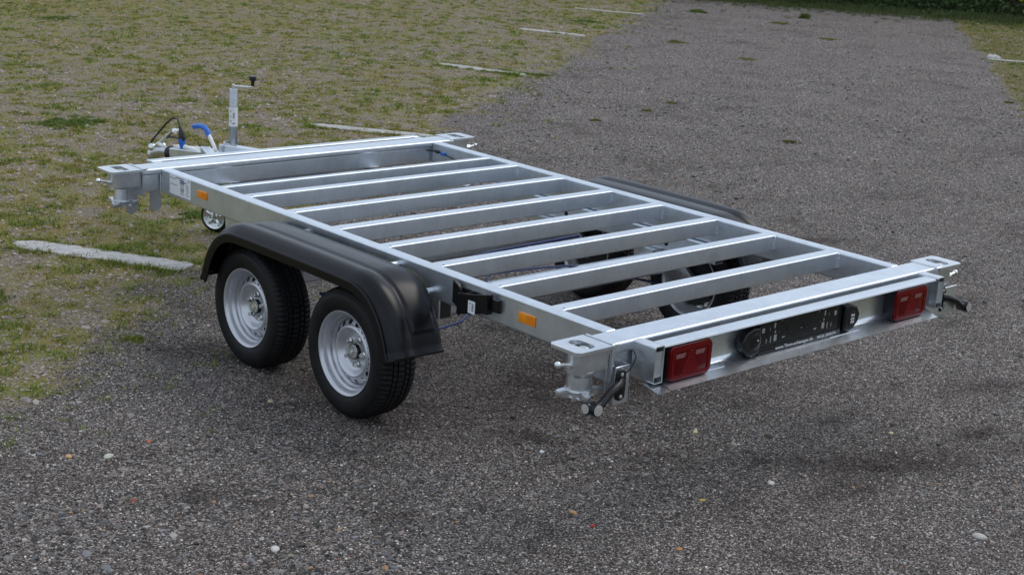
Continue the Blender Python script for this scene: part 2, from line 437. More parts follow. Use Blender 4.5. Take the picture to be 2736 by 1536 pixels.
def make_ground():
    X = np.concatenate([[-600, -150, -40, -14], np.arange(-6, 26.01, 0.085), [32, 60, 160, 600]])
    Y = np.concatenate([[-600, -150, -40, -14], np.arange(-7, 20.01, 0.085), [32, 60, 160, 600]])
    gx, gy = np.meshgrid(X, Y, indexing='ij'); nx, ny = gx.shape
    x, y = gx.ravel(), gy.ravel(); n = len(x)
    co = np.stack([x, y, np.zeros(n)], 1)
    ii = (np.arange(nx - 1)[:, None] * ny + np.arange(ny - 1)[None]).ravel()
    quads = np.stack([ii, ii + ny, ii + ny + 1, ii + 1], 1).astype(np.int32)
    me = bpy.data.meshes.new('ground'); me.vertices.add(n); me.vertices.foreach_set('co', co.astype(np.float32).ravel())
    me.loops.add(quads.size); me.polygons.add(len(quads))
    me.loops.foreach_set('vertex_index', quads.ravel()); me.polygons.foreach_set('loop_start', np.arange(0, quads.size, 4, dtype=np.int32))
    me.update(calc_edges=True)
    T, l, r = turfness(x, y); cl, c2, m = mossness(x, y)
    dm = dark_patch_at(x, y)
    for nm, v in (('turf', T), ('right_turf', r), ('moss', m), ('dark_patch', dm)):
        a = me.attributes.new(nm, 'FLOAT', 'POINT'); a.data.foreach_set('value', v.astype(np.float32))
    me.materials.append(M['ground'])
    return tag(link_obj('ground', me), kind='structure')
make_ground()

# ---- loose stones: instanced, nobody could count them
def stones():
    x, y, dist = polar(470000, 3.0, 31.0, 1.78)
    T, l, r = turfness(x, y)
    n = len(x)
    clump = fbm(x, y, 2.2, 77)
    keep = rng.random(n) < np.where(T > 0.5, 0.45, np.clip(0.35 + (clump - 0.35) * 2.6, 0.25, 1.0))
    x, y, dist, T = x[keep], y[keep], dist[keep], T[keep]; n = len(x)
    s = np.exp(rng.normal(math.log(0.0033), 0.42, n))
    nearleft = (x < -1.3) & (y < -0.2); big = rng.random(n) < np.where(nearleft, 0.030, 0.012); s[big] = rng.uniform(0.006, 0.013, big.sum())
    coarse = np.clip(fbm(x, y, 0.9, 55, 3) * 2.6 - 0.75, 0.0, 1.0) + 0.5 * nearleft
    s = s * (0.66 + 0.36 * np.clip(coarse, 0, 1.2))
    s = np.where(T > 0.5, s * 1.6, s)
    s = s * np.clip(dist / 8.0, 1.0, 1.7)
    s = np.minimum(s, 0.017)
    fl = np.where(s > 0.0055, rng.uniform(0.30, 0.55, n), rng.uniform(0.45, 0.85, n))
    sclv = np.stack([s * rng.uniform(0.9, 1.5, n), s * rng.uniform(0.8, 1.15, n), s * fl], 1)
    rot = np.stack([rng.normal(0, 0.25, n), rng.normal(0, 0.25, n), rng.uniform(0, 2 * PI, n)], 1)
    # colours
    k = rng.random(n); v = rng.random(n)
    base = np.zeros((n, 3))
    grey = 0.045 + 0.24 * v[:, None] ** 1.6
    base[:] = grey * np.array([1.0, 0.96, 0.92])
    m = k > 0.60; base[m] = (0.11 + 0.16 * v[m, None]) * np.array([0.92, 0.98, 1.06])
    m = k > 0.74; base[m] = (0.13 + 0.18 * v[m, None]) * np.array([1.15, 0.98, 0.90])
    m = k > 0.895; base[m] = np.where(s[m, None] > 0.0050, 0.20 + 0.22 * v[m, None], 0.42 + 0.42 * v[m, None]) * np.array([1.0, 0.97, 0.92])
    m = k > 0.991; base[m] = (0.20 + 0.08 * v[m, None]) * np.array([1.5, 0.95, 0.55])
    m = k > 0.9988; base[m] = (0.16 + 0.1 * v[m, None]) * np.array([1.3, 0.50, 0.40])
    dark_amt = dark_patch_at(x, y) * np.clip(fbm(x, y, 6.0, 88, 4) * 4 - 1.1, 0, 1)
    base *= np.array([0.88, 0.83, 0.795]) * (1 - 0.72 * dark_amt[:, None])
    t = T > 0.5
    base[t] = base[t] * 0.70 + np.array([0.170, 0.135, 0.118])
    me = bpy.data.meshes.new('gravel_stones')
    me.vertices.add(n)
    me.vertices.foreach_set('co', np.stack([x, y, sclv[:, 2] * 0.25], 1).astype(np.float32).ravel())
    a = me.attributes.new('scl', 'FLOAT_VECTOR', 'POINT'); a.data.foreach_set('vector', sclv.astype(np.float32).ravel())
    a = me.attributes.new('rot', 'FLOAT_VECTOR', 'POINT'); a.data.foreach_set('vector', rot.astype(np.float32).ravel())
    a = me.attributes.new('tint', 'FLOAT_COLOR', 'POINT'); a.data.foreach_set('color', np.concatenate([base, np.ones((n, 1))], 1).astype(np.float32).ravel())
    me.update()
    o = link_obj('gravel_stones', me); tag(o, 'loose grey, white and tan stones scattered over the gravel lot', 'gravel', kind='stuff')
    ng = bpy.data.node_groups.new('scatter_stones', 'GeometryNodeTree')
    ng.interface.new_socket('Geometry', in_out='INPUT', socket_type='NodeSocketGeometry')
    ng.interface.new_socket('Geometry', in_out='OUTPUT', socket_type='NodeSocketGeometry')
    N, L = ng.nodes, ng.links
    gi, go = N.new('NodeGroupInput'), N.new('NodeGroupOutput')
    join = N.new('GeometryNodeJoinGeometry')
    for k in range(6):
        ico = N.new('GeometryNodeMeshIcoSphere'); ico.inputs['Radius'].default_value = 1; ico.inputs['Subdivisions'].default_value = 2
        sp = N.new('GeometryNodeSetPosition'); nz = N.new('ShaderNodeTexNoise'); nz.noise_dimensions = '4D'
        nz.inputs['Scale'].default_value = 0.9; nz.inputs['W'].default_value = 3.7 * k; nz.inputs['Detail'].default_value = 1
        sub = N.new('ShaderNodeVectorMath'); sub.operation = 'SUBTRACT'; sub.inputs[1].default_value = (0.5, 0.5, 0.5)
        mul = N.new('ShaderNodeVectorMath'); mul.operation = 'SCALE'; mul.inputs['Scale'].default_value = 1.5
        L.new(nz.outputs['Color'], sub.inputs[0]); L.new(sub.outputs[0], mul.inputs[0]); L.new(mul.outputs[0], sp.inputs['Offset'])
        L.new(ico.outputs['Mesh'], sp.inputs['Geometry'])
        sm = N.new('GeometryNodeSetMaterial'); sm.inputs['Material'].default_value = M['stone']
        L.new(sp.outputs[0], sm.inputs[0])
        g2i = N.new('GeometryNodeGeometryToInstance'); L.new(sm.outputs[0], g2i.inputs[0])
        L.new(g2i.outputs[0], join.inputs[0])
    iop = N.new('GeometryNodeInstanceOnPoints')
    L.new(gi.outputs[0], iop.inputs['Points']); L.new(join.outputs[0], iop.inputs['Instance'])
    iop.inputs['Pick Instance'].default_value = True
    rv = N.new('FunctionNodeRandomValue'); rv.data_type = 'INT'
    rv.inputs[4].default_value = 0; rv.inputs[5].default_value = 5
    L.new(rv.outputs[2], iop.inputs['Instance Index'])
    def attr(nm):
        q = N.new('GeometryNodeInputNamedAttribute'); q.data_type = 'FLOAT_VECTOR'; q.inputs['Name'].default_value = nm; return q.outputs[0]
    L.new(attr('scl'), iop.inputs['Scale'])
    e2r = N.new('FunctionNodeEulerToRotation'); L.new(attr('rot'), e2r.inputs[0]); L.new(e2r.outputs[0], iop.inputs['Rotation'])
    L.new(iop.outputs[0], go.inputs[0])
    md = o.modifiers.new('scatter', 'NODES'); md.node_group = ng
stones()

def mesh_from_np(name, verts, faces_n, nper, colors, mat):
    me = bpy.data.meshes.new(name)
    nv = len(verts); me.vertices.add(nv); me.vertices.foreach_set('co', verts.astype(np.float32).ravel())
    nl = faces_n * nper
    me.loops.add(nl); me.polygons.add(faces_n)
    me.loops.foreach_set('vertex_index', np.arange(nl, dtype=np.int32) if nv == nl else None)
    me.polygons.foreach_set('loop_start', np.arange(0, nl, nper, dtype=np.int32))
    me.update(calc_edges=True)
    a = me.attributes.new('tint', 'FLOAT_COLOR', 'POINT')
    a.data.foreach_set('color', np.concatenate([colors, np.ones((nv, 1))], 1).astype(np.float32).ravel())
    me.materials.append(mat)
    return me

def blades(cx, cy, h, colr, per, spread, width=0.0022, lean=0.6, flat=None):
    """triangular blades: arrays of tuft centres -> verts (n*per*3), colours"""
    n = len(cx)
    X = np.repeat(cx, per); Y = np.repeat(cy, per); H = np.repeat(h, per) * rng.uniform(0.45, 1.15, n * per)
    S = np.repeat(spread, per)
    ang = rng.uniform(0, 2 * PI, n * per); rad = np.sqrt(rng.random(n * per)) * S
    bx = X + rad * np.cos(ang); by = Y + rad * np.sin(ang)
    la = ang + rng.normal(0, 0.9, n * per); le = H * lean * rng.random(n * per)
    wa = rng.uniform(0, PI, n * per); W = np.repeat(width if np.ndim(width) else np.full(n, width), per) * rng.uniform(0.7, 1.4, n * per)
    v = np.zeros((n * per, 3, 3))
    v[:, 0] = np.stack([bx - W * np.cos(wa), by - W * np.sin(wa), 0 * bx - 0.001], 1)
    v[:, 1] = np.stack([bx + W * np.cos(wa), by + W * np.sin(wa), 0 * bx - 0.001], 1)
    v[:, 2] = np.stack([bx + le * np.cos(la), by + le * np.sin(la), H], 1)
    c = np.repeat(colr, per, axis=0) * rng.uniform(0.7, 1.3, (n * per, 1))
    return v.reshape(-1, 3), np.repeat(c, 3, axis=0)

def grass():
    x, y, dist = polar(175000, 5.0, 33.0, 1.0)
    # grass creeping over the edges of the concrete strips
    ex, ey = [], []
    for (x0, y0), (x1, y1) in (((-1.12, 3.00), (-0.53, 2.03)), ((2.80, 5.66), (3.45, 4.72)), ((6.62, 8.50), (7.00, 7.42))):
        f = rng.random(420); sg = np.where(rng.random(420) < 0.62, -1, 1); L = math.hypot(x1 - x0, y1 - y0)
        off = sg * (0.085 + rng.exponential(0.035, 420)) ; kp = fbm(f * 9, f * 0 + sg * 3, 1.0, 71) > 0.42
        ex.append((x0 + f * (x1 - x0) - off * (y1 - y0) / L)[kp]); ey.append((y0 + f * (y1 - y0) + off * (x1 - x0) / L)[kp])
    ex, ey = np.concatenate(ex), np.concatenate(ey); nb = len(ex)
    x, y = np.concatenate([x, ex]), np.concatenate([y, ey]); dist = np.hypot(x - CAM[0], y - CAM[1])
    T, l, r = turfness(x, y)
    cl, c2, m_ = mossness(x, y)
    dens = np.clip((m_ - 0.25) * 1.7, 0.10, 1) * T
    far = np.clip((dist - 12) / 9, 0, 1); dens = np.clip(dens * (1 - 0.35 * far) + 0.10 * far * T + 0.4 * r * T, 0, 1)
    dens[-nb:] = 1.0; cl[-nb:] = np.maximum(cl[-nb:], 0.60)
    # a few wisps strayed on to the gravel beside the turf
    dd = y - LK * x
    stray = np.exp(-np.clip(2.4 - dd, 0, 9) / 0.5) * (cl > 0.56) * 0.35 * (dd > 1.0)
    dens = np.maximum(dens, stray * (T < 0.2))
    k = rng.random(len(x)) < dens
    x, y, dist, cl, c2, r = x[k], y[k], dist[k], cl[k], c2[k], r[k]
    n = len(x)
    g = fbm(x, y, 0.9, 401, 3)
    green = np.array([0.148, 0.200, 0.024]); olive = np.array([0.225, 0.198, 0.034]); straw = np.array([0.265, 0.196, 0.056])
    wgt = np.clip((g - 0.42) * 1.6 + (cl - 0.50) * 4.5 + 0.18 + np.clip((9.0 - dist) / 7, -0.05, 0.40) + rng.normal(0, 0.15, n), 0, 1)[:, None]
    colr = np.where(wgt > 0.5, olive + (green - olive) * (wgt - 0.5) * 2, straw + (olive - straw) * wgt * 2)
    h = rng.uniform(0.007, 0.020, n) * (0.7 + 7.0 * np.clip(cl - 0.50, 0, 0.3))
    spread = rng.uniform(0.020, 0.050, n)
    width = 0.0016 + 0.00016 * dist
    v, c = blades(x, y, h, colr, 10, spread, width, 1.6)
    me = mesh_from_np('grass_tufts', v, len(v) // 3, 3, c, M['grass'])
    o = link_obj('grass_tufts', me)
    tag(o, 'short olive green grass and moss growing through the pebbles beside the gravel lane', 'grass', kind='stuff')
grass()

# ---- weeds that can be told apart, each a thing
def weed(x, y, size, label, colr, tall=1.0, per=160, name='grass_clump', cat='grass clump', grp=None):
    n = 42
    if size < 0.3 and x > 5: size *= 0.7
    cx = rng.normal(0, size * 0.46, n); cy = rng.normal(0, size * 0.46, n)
    hh = 0.022 * tall * np.exp(-(cx ** 2 + cy ** 2) / (size * 0.9) ** 2) * rng.uniform(0.5, 1.2, n) + 0.006
    cc = np.array(colr) + (rng.random((n, 1)) ** 2) * np.array([0.08, 0.055, 0.016])
    dd_ = math.hypot(x - CAM[0], y - CAM[1])
    v, c = blades(cx, cy, hh, cc, max(6, per // 14), np.full(n, size * 0.16), 0.0016 + 0.00022 * dd_, 1.3)
    me = mesh_from_np(name, v, len(v) // 3, 3, c, M['grass'])
    o = link_obj(name, me); o.location = (x, y, 0.001)
    tag(o, label, cat, grp)
    return o
GR = (0.095, 0.150, 0.028); OL = (0.15, 0.17, 0.030)
weed(1.00, 6.55, 0.34, 'broad bright green grass clump on the pebbles behind the drawbar coupling', GR, 1.0, 1300)
weed(0.12, 3.12, 0.13, 'small green clump between the left concrete strip and the jockey wheel', GR, 0.9, 260)
weed(-1.70, 2.05, 0.13, 'round green clump on the turf below the near concrete strip', GR, 1.1, 320)
weed(-1.42, 1.02, 0.07, 'lone small olive clump on bare gravel near the left edge', OL, 0.7, 120)
weed(-2.05, 1.17, 0.09, 'flat olive clump at the turf edge on the far left', OL, 0.6, 150)
MG = (0.175, 0.170, 0.048); DG = (0.085, 0.130, 0.030)
weed(17.4, 11.32, 0.16, 'tallest upright weed on the far gravel in front of the hedge', DG, 5.0, 420)
weed(15.9, 12.57, 0.22, 'bushy dark weed where the far gravel meets the turf corner', DG, 3.0, 420)
weed(16.0, 10.8, 0.26, 'wide low weed just left of the tallest far weed', MG, 1.2, 420)
weed(14.8, 8.87, 0.22, 'thin flat weed patch in the far middle of the lane', MG, 0.6, 320)
weed(11.67, 9.30, 0.19, 'lumpy yellow green weed alone on the upper gravel', MG, 1.6, 420)
weed(11.23, 7.57, 0.18, 'faint flat weed patch centred in the upper lane', MG, 0.5, 260)
weed(7.12, 5.26, 0.075, 'small moss tuft beyond the far front corner of the frame', MG, 0.7, 260)
weed(6.46, 4.99, 0.075, 'small moss tuft left of a similar one on open gravel', MG, 0.8, 260)
weed(6.43, 3.14, 0.11, 'flat dark mossy patch alone on the middle gravel above the far mudguard', (0.085, 0.090, 0.034), 0.5, 420)
weed(5.50, 4.77, 0.08, 'mossy tuft between the turf edge and the trailer corner', MG, 0.7, 260)
weed(11.24, 3.67, 0.10, 'small tuft at the right picture edge below the turf', MG, 0.8, 260)
weed(7.15, 7.35, 0.16, 'bright green clump at the ragged turf edge by the third strip', GR, 0.9, 420)
weed(4.3, 13.8, 0.30, 'dark green clump near the top left corner', GR, 1.0, 420)
weed(12.3, 11.85, 0.32, 'long green clump between the two farthest strips', GR, 1.0, 420)

# ---- concrete edging strips
def strip(p0, p1, width, label, seed, grp='concrete parking strips set in the turf', z=0.011):
    r = np.random.default_rng(seed)
    a, b = Vector((*p0, 0)), Vector((*p1, 0)); L = (b - a).length; t = (b - a).normalized(); nrm = Vector((-t.y, t.x, 0))
    n = 34; up, dn = [], []
    for i in range(n + 1):
        f = i / n
        e = min(1, f * 9 + 0.35) * min(1, (1 - f) * 16 + 0.6)
        w0 = width / 2 * e * (1 + r.normal(0, 0.07)); w1 = width / 2 * e * (1 + r.normal(0, 0.07))
        c = a + t * (L * f)
        up.append(c + nrm * w0); dn.append(c - nrm * w1)
    bm = bmesh.new(); cols = []
    for i in range(n + 1):
        m = (up[i] + dn[i]) / 2
        row = []
        for q, zz in ((dn[i], -0.03), (dn[i], z * 0.6), (dn[i] * 0.8 + up[i] * 0.2, z), (m, z + 0.003), (dn[i] * 0.2 + up[i] * 0.8, z), (up[i], z * 0.6), (up[i], -0.03)):
            row.append(bm.verts.new((q.x, q.y, zz + (r.normal(0, 0.0015) if zz > 0 else 0))))
        cols.append(row)
    for A, B in zip(cols, cols[1:]):
        for k in range(6): bm.faces.new((A[k], A[k + 1], B[k + 1], B[k]))
    bm.faces.new(cols[0]); bm.faces.new(cols[-1][::-1])
    bmesh.ops.recalc_face_normals(bm, faces=bm.faces[:])
    me = bpy.data.meshes.new('concrete_strip'); bm.to_mesh(me); bm.free(); me.materials.append(M['concrete'])
    o = link_obj('concrete_strip', me)
    return tag(o, label, 'concrete strip', grp)
strip((-1.12, 3.00), (-0.53, 2.03), 0.19, 'nearest cracked concrete strip, left of the front wheel', 1)
strip((2.80, 5.66), (3.45, 4.72), 0.16, 'concrete strip just behind the front right corner of the trailer', 2)
strip((6.62, 8.50), (7.00, 7.42), 0.21, 'concrete strip in the turf beyond the jack crank', 3)
strip((10.40, 11.25), (10.80, 10.28), 0.15, 'concrete strip in the turf second farthest along the lane', 4)
strip((13.83, 13.6), (14.4, 12.5), 0.10, 'faint farthest concrete strip near the top edge', 5, z=0.008)
strip((15.28, 6.36), (15.95, 5.42), 0.10, 'thin half buried concrete strip on the far right turf', 6, z=0.010)
def boulder():
    mb = MB(); mb.ball((15.42, 6.36, 0.01), 0.125, 3, (1.0, 0.75, 0.40))
    o = mb.build('concrete_lump', M['concrete'], angle=60)
    for v in o.data.vertices:
        v.co += Vector(rng.normal(0, 0.006, 3))
    tag(o, 'pale rounded concrete lump at the lane edge on the far right', 'concrete lump')
boulder()

# ---- distinct larger pebbles near the camera
def pebble(x, y, s, c, label, seed):
    r = np.random.default_rng(seed)
    bm = bmesh.new(); bmesh.ops.create_icosphere(bm, subdivisions=3, radius=1)
    k = r.normal(0, 1, (4, 3))
    for v in bm.verts:
        d = 1 + 0.10 * sum(math.sin(2.1 * v.co.dot(Vector(q)) + q[0]) for q in k) / 2
        v.co = Vector((v.co.x * s * 1.25 * d, v.co.y * s * 0.9 * d, v.co.z * s * 0.55 * d))
    me = bpy.data.meshes.new('pebble'); bm.to_mesh(me); bm.free(); me.shade_smooth()
    key = 'pebble_%s' % '_'.join('%d' % int(q * 100) for q in c)
    me.materials.append(M.get(key) or M.setdefault(key, mat_simple('pebble_stone', c, 0.8, 0, 0.2, 120, 0.3, 300)))
    o = link_obj('pebble', me); o.location = (x, y, s * 0.22); o.rotation_euler = (0, 0, r.uniform(0, 6))
    tag(o, label, 'pebble', 'larger pebbles lying on the gravel')
PEB = [
 (2618, 1437, 0.0210, (0.42, 0.40, 0.36), 'large pale grey pebble nearest the bottom right corner'),
 (734, 1468, 0.0170, (0.50, 0.48, 0.44), 'white pebble near the bottom edge left of the middle'),
 (2380, 1158, 0.0120, (0.48, 0.42, 0.24), 'pale yellow pebble under the right end of the rear beam'),
 (1858, 1155, 0.0120, (0.56, 0.47, 0.24), 'cream yellow pebble below the left tail light'),
 (1447, 1208, 0.0115, (0.60, 0.61, 0.62), 'white quartz pebble below the black marker lamp'),
 (1583, 1405, 0.0105, (0.34, 0.045, 0.03), 'dark red pebble near the bottom middle'),
 (1531, 1370, 0.0120, (0.45, 0.24, 0.12), 'orange brown pebble up and left of the dark red one'),
 (1876, 1337, 0.0100, (0.52, 0.34, 0.07), 'small mustard yellow pebble below the number plate holder'),
 (1815, 1467, 0.0100, (0.42, 0.20, 0.08), 'orange pebble near the bottom edge right of the middle'),
 (722, 1073, 0.0130, (0.42, 0.33, 0.22), 'tan pebble between the two left wheels'),
 (290, 1221, 0.0170, (0.46, 0.45, 0.38), 'pale olive pebble in the lower left gravel'),
 (183, 1221, 0.0130, (0.50, 0.30, 0.14), 'rust orange pebble in the lower left gravel'),
 (398, 1180, 0.0110, (0.40, 0.12, 0.06), 'brick red chip of stone left of the front wheel'),
 (2060, 1292, 0.0150, (0.60, 0.56, 0.50), 'pinkish pebble in the gravel behind the rear beam'),
 (1960, 1189, 0.0170, (0.30, 0.26, 0.21), 'brown flat pebble below the left end of the plate holder'),
]
RW = Matrix((rx, -ry, -rz)).transposed()
for i, (px, py, s, c, lb) in enumerate(PEB):
    ray = RW @ Vector(((px - 1368) / 3971.8, (py - 768) / 3971.8, 1.0)); k = -CAM[2] / ray.z
    pebble(CAM[0] + ray.x * k, CAM[1] + ray.y * k, s, c, lb, 50 + i)

# ------------------------------------------------------------------ hedge behind the lot
def hedge():
    s_dir = Vector((0.8124, 0.5832)); t_dir = Vector((-0.5832, 0.8124))
    root = empty('hedge', (*(s_dir * 24.5 + t_dir * -1.0), 0))
    tag(root, 'dark green overgrown hedge along the far end of the gravel lot', 'hedge')
    n = 62000
    t = rng.uniform(-12, 9, n); hmax = 2.1 + 0.5 * fbm(t, t * 0, 0.5, 5)
    z = rng.random(n) ** 1.15 * hmax
    front = 24.0 + 0.55 * (fbm(t, z, 0.9, 9) - 0.5) * 2 + 0.28 * (fbm(t, z, 3.2, 19) - 0.5) * 2 + 0.15 * (z / hmax) ** 2 - 0.25 * (1 - z / hmax)
    s = front + rng.exponential(0.10, n)
    px = s * s_dir.x + t * t_dir.x - root.location.x; py = s * s_dir.y + t * t_dir.y - root.location.y
    size = rng.uniform(0.022, 0.05, n)
    a = rng.normal(0, 1, (n, 3)); a /= np.linalg.norm(a, axis=1)[:, None]
    b = rng.normal(0, 1, (n, 3)); b -= a * (a * b).sum(1)[:, None]; b /= np.linalg.norm(b, axis=1)[:, None]
    P = np.stack([px, py, z + 0.02], 1)
    v = np.zeros((n, 4, 3))
    v[:, 0] = P - a * size[:, None]; v[:, 1] = P + b * size[:, None] * 0.5; v[:, 2] = P + a * size[:, None]; v[:, 3] = P - b * size[:, None] * 0.5
    v[:, :, 2] = np.maximum(v[:, :, 2], 0.004)
    base = np.array([0.030, 0.062, 0.016]) + rng.random((n, 1)) * np.array([0.030, 0.050, 0.012])
    kk = rng.random(n) < 0.06; base[kk] = np.array([0.11, 0.17, 0.045])
    c = np.repeat(base, 4, axis=0)
    me = mesh_from_np('foliage', v.reshape(-1, 3), n, 4, c, M['leaf'])
    o = link_obj('foliage', me, root)
    for k in range(24):
        mb = MB()
        tt = rng.uniform(-12, 9); ss = 24.7 + rng.uniform(-0.2, 0.3)
        x = ss * s_dir.x + tt * t_dir.x - root.location.x; y = ss * s_dir.y + tt * t_dir.y - root.location.y
        mb.tube([(x, y, -0.05), (x + rng.normal(0, .1), y + rng.normal(0, .1), 0.8), (x + rng.normal(0, .3), y + rng.normal(0, .3), 1.9)], 0.02, 6, radii=[0.03, 0.022, 0.01])
        mb.build('stem', M['bark'], root)
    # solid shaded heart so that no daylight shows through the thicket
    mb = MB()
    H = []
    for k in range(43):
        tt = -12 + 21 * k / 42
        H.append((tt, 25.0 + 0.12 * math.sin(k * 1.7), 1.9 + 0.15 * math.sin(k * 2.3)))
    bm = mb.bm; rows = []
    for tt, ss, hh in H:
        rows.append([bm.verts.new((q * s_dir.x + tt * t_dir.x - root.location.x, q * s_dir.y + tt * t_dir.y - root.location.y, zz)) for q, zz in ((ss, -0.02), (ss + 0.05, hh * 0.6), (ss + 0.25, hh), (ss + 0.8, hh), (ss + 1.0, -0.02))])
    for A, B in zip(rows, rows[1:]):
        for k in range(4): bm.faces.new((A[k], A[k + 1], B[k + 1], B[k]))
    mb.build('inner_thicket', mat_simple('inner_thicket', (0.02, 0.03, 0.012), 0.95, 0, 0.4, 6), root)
    # two yellow flowers low on the right
    for tt, zz in ((-4.95, 0.42), (-5.12, 0.36)):
        mb = MB()
        ss = 23.72
        c0 = Vector((ss * s_dir.x + tt * t_dir.x - root.location.x, ss * s_dir.y + tt * t_dir.y - root.location.y, zz))
        for q in range(6):
            mb.ball(c0 + Vector((0.018 * math.cos(q), 0.018 * math.sin(q), 0.012 * math.sin(2 * q))), 0.018, 1)
        mb.build('flower', M['yellow'], root)
    # weedy verge at its foot
    n = 5200
    t = rng.uniform(-9, 12, n); cl = fbm(t, t * 0 + 3, 1.1, 77)
    s = 23.85 - rng.exponential(0.35, n) * (0.4 + 1.6 * cl)
    x = s * s_dir.x + t * t_dir.x; y = s * s_dir.y + t * t_dir.y
    g = rng.random((n, 1))
    colr = np.array([0.055, 0.085, 0.022]) + g * np.array([0.06, 0.045, 0.02])
    v, c = blades(x, y, 0.04 + 0.14 * rng.random(n) * np.clip((s - 22.6) / 1.2, 0.15, 1), colr, 12, np.full(n, 0.06), 0.006, 0.8)
    me = mesh_from_np('weedy_verge', v, len(v) // 3, 3, c, M['grass'])
    tag(link_obj('weedy_verge', me), 'rough green weeds growing along the foot of the hedge', 'weeds', kind='stuff')
hedge()
# ------------------------------------------------------------------ the trailer
T_ = empty('trailer', (0, 0, 0)); T_['frame_origin'] = 1
tag(T_, 'galvanised tandem axle flatbed trailer chassis with open crossbeams and black mudguards, parked on the gravel', 'trailer')

# --- side rails
for s in (-1, 1):
    mb = MB()
    a, b = sorted((s * 0.883, s * 0.939)) if s < 0 else (0.875, 0.931)
    mb.box(a, b, -1.645, 1.606, -0.130, 0.0, 0.009, 4)
    mb.build('side_rail', M['galv'], T_, wn=True)
# --- crossbeams with their weld seams
def weld(pts, r=0.0045):
    mb = MB()
    a, b = Vector(pts[0]), Vector(pts[1]); L = (b - a).length; n = int(L / 0.0055)
    for k in range(n + 1):
        p = a.lerp(b, k / n) + Vector(rng.normal(0, 0.0007, 3))
        mb.ball(p, r * rng.uniform(0.8, 1.35), 1)
    return mb
for k, (y0, w) in enumerate(((1.082, 0.040), (0.842, 0.060), (0.466, 0.066), (0.097, 0.068), (-0.266, 0.068), (-0.629, 0.068), (-0.989, 0.068), (-1.357, 0.068))):
    mb = MB(); mb.box(-0.8835, 0.8755, y0, y0 + w, -0.077, -0.002, 0.005, 4)
    cb = mb.build('crossbeam', M['galv'], T_, wn=True)
    weld(((0.8735, y0 - 0.002, -0.072), (0.8735, y0 - 0.002, -0.008))).build('weld_seam', M['galv_end'], cb)
    weld(((-0.8815, y0 - 0.002, -0.072), (-0.8815, y0 - 0.002, -0.012))).build('weld_seam', M['galv_end'], cb)
    mb = MB(); mb.lathe([(0, 0), (0, 0.0045), (0.0012, 0.004), (0.0012, 0)], (-0.866, y0 + 0.012, -0.0022), (0, 0, 1), 10)
    mb.build('vent_hole', M['void'], cb)
# --- end beams: a wide flat tube on a deeper one
mb = MB(); mb.box(-1.047, 1.047, -1.768, -1.643, -0.040, 0.001, 0.009, 4)
rb = mb.build('rear_beam', M['galv'], T_, wn=True)
mb = MB(); mb.box(-1.035, 1.035, -1.752, -1.665, -0.122, -0.0402, 0.006, 3)
mb.build('lower_beam', M['galv'], rb, wn=True)
mb = MB(); mb.box(-1.047, 1.047, 1.608, 1.752, -0.030, 0.001, 0.008, 4)
fb = mb.build('front_beam', M['galv'], T_, wn=True)
mb = MB(); mb.box(-1.035, 1.035, 1.622, 1.735, -0.122, -0.0302, 0.006, 3)
mb.build('lower_beam', M['galv'], fb, wn=True)
# front stop profile beyond the front beam
mb = MB(); mb.box(-0.892, 0.922, 1.795, 1.850, -0.055, 0.000, 0.006, 3)
mb.box(-0.892, -0.84, 1.752, 1.797, -0.055, -0.002, 0.003, 2); mb.box(0.87, 0.922, 1.752, 1.797, -0.055, -0.002, 0.003, 2)
mb.build('front_stop_profile', M['galv'], T_, wn=True)
# weld lines where rails meet the end beams
weld(((-0.937, -1.641, -0.12), (-0.937, -1.641, -0.012))).build('weld_seam', M['galv_end'], rb)
weld(((0.873, -1.641, -0.12), (0.873, -1.641, -0.012))).build('weld_seam', M['galv_end'], rb)
weld(((-0.941, 1.608, -0.12), (-0.941, 1.608, -0.034)), 0.004).build('weld_seam', M['galv_end'], fb)

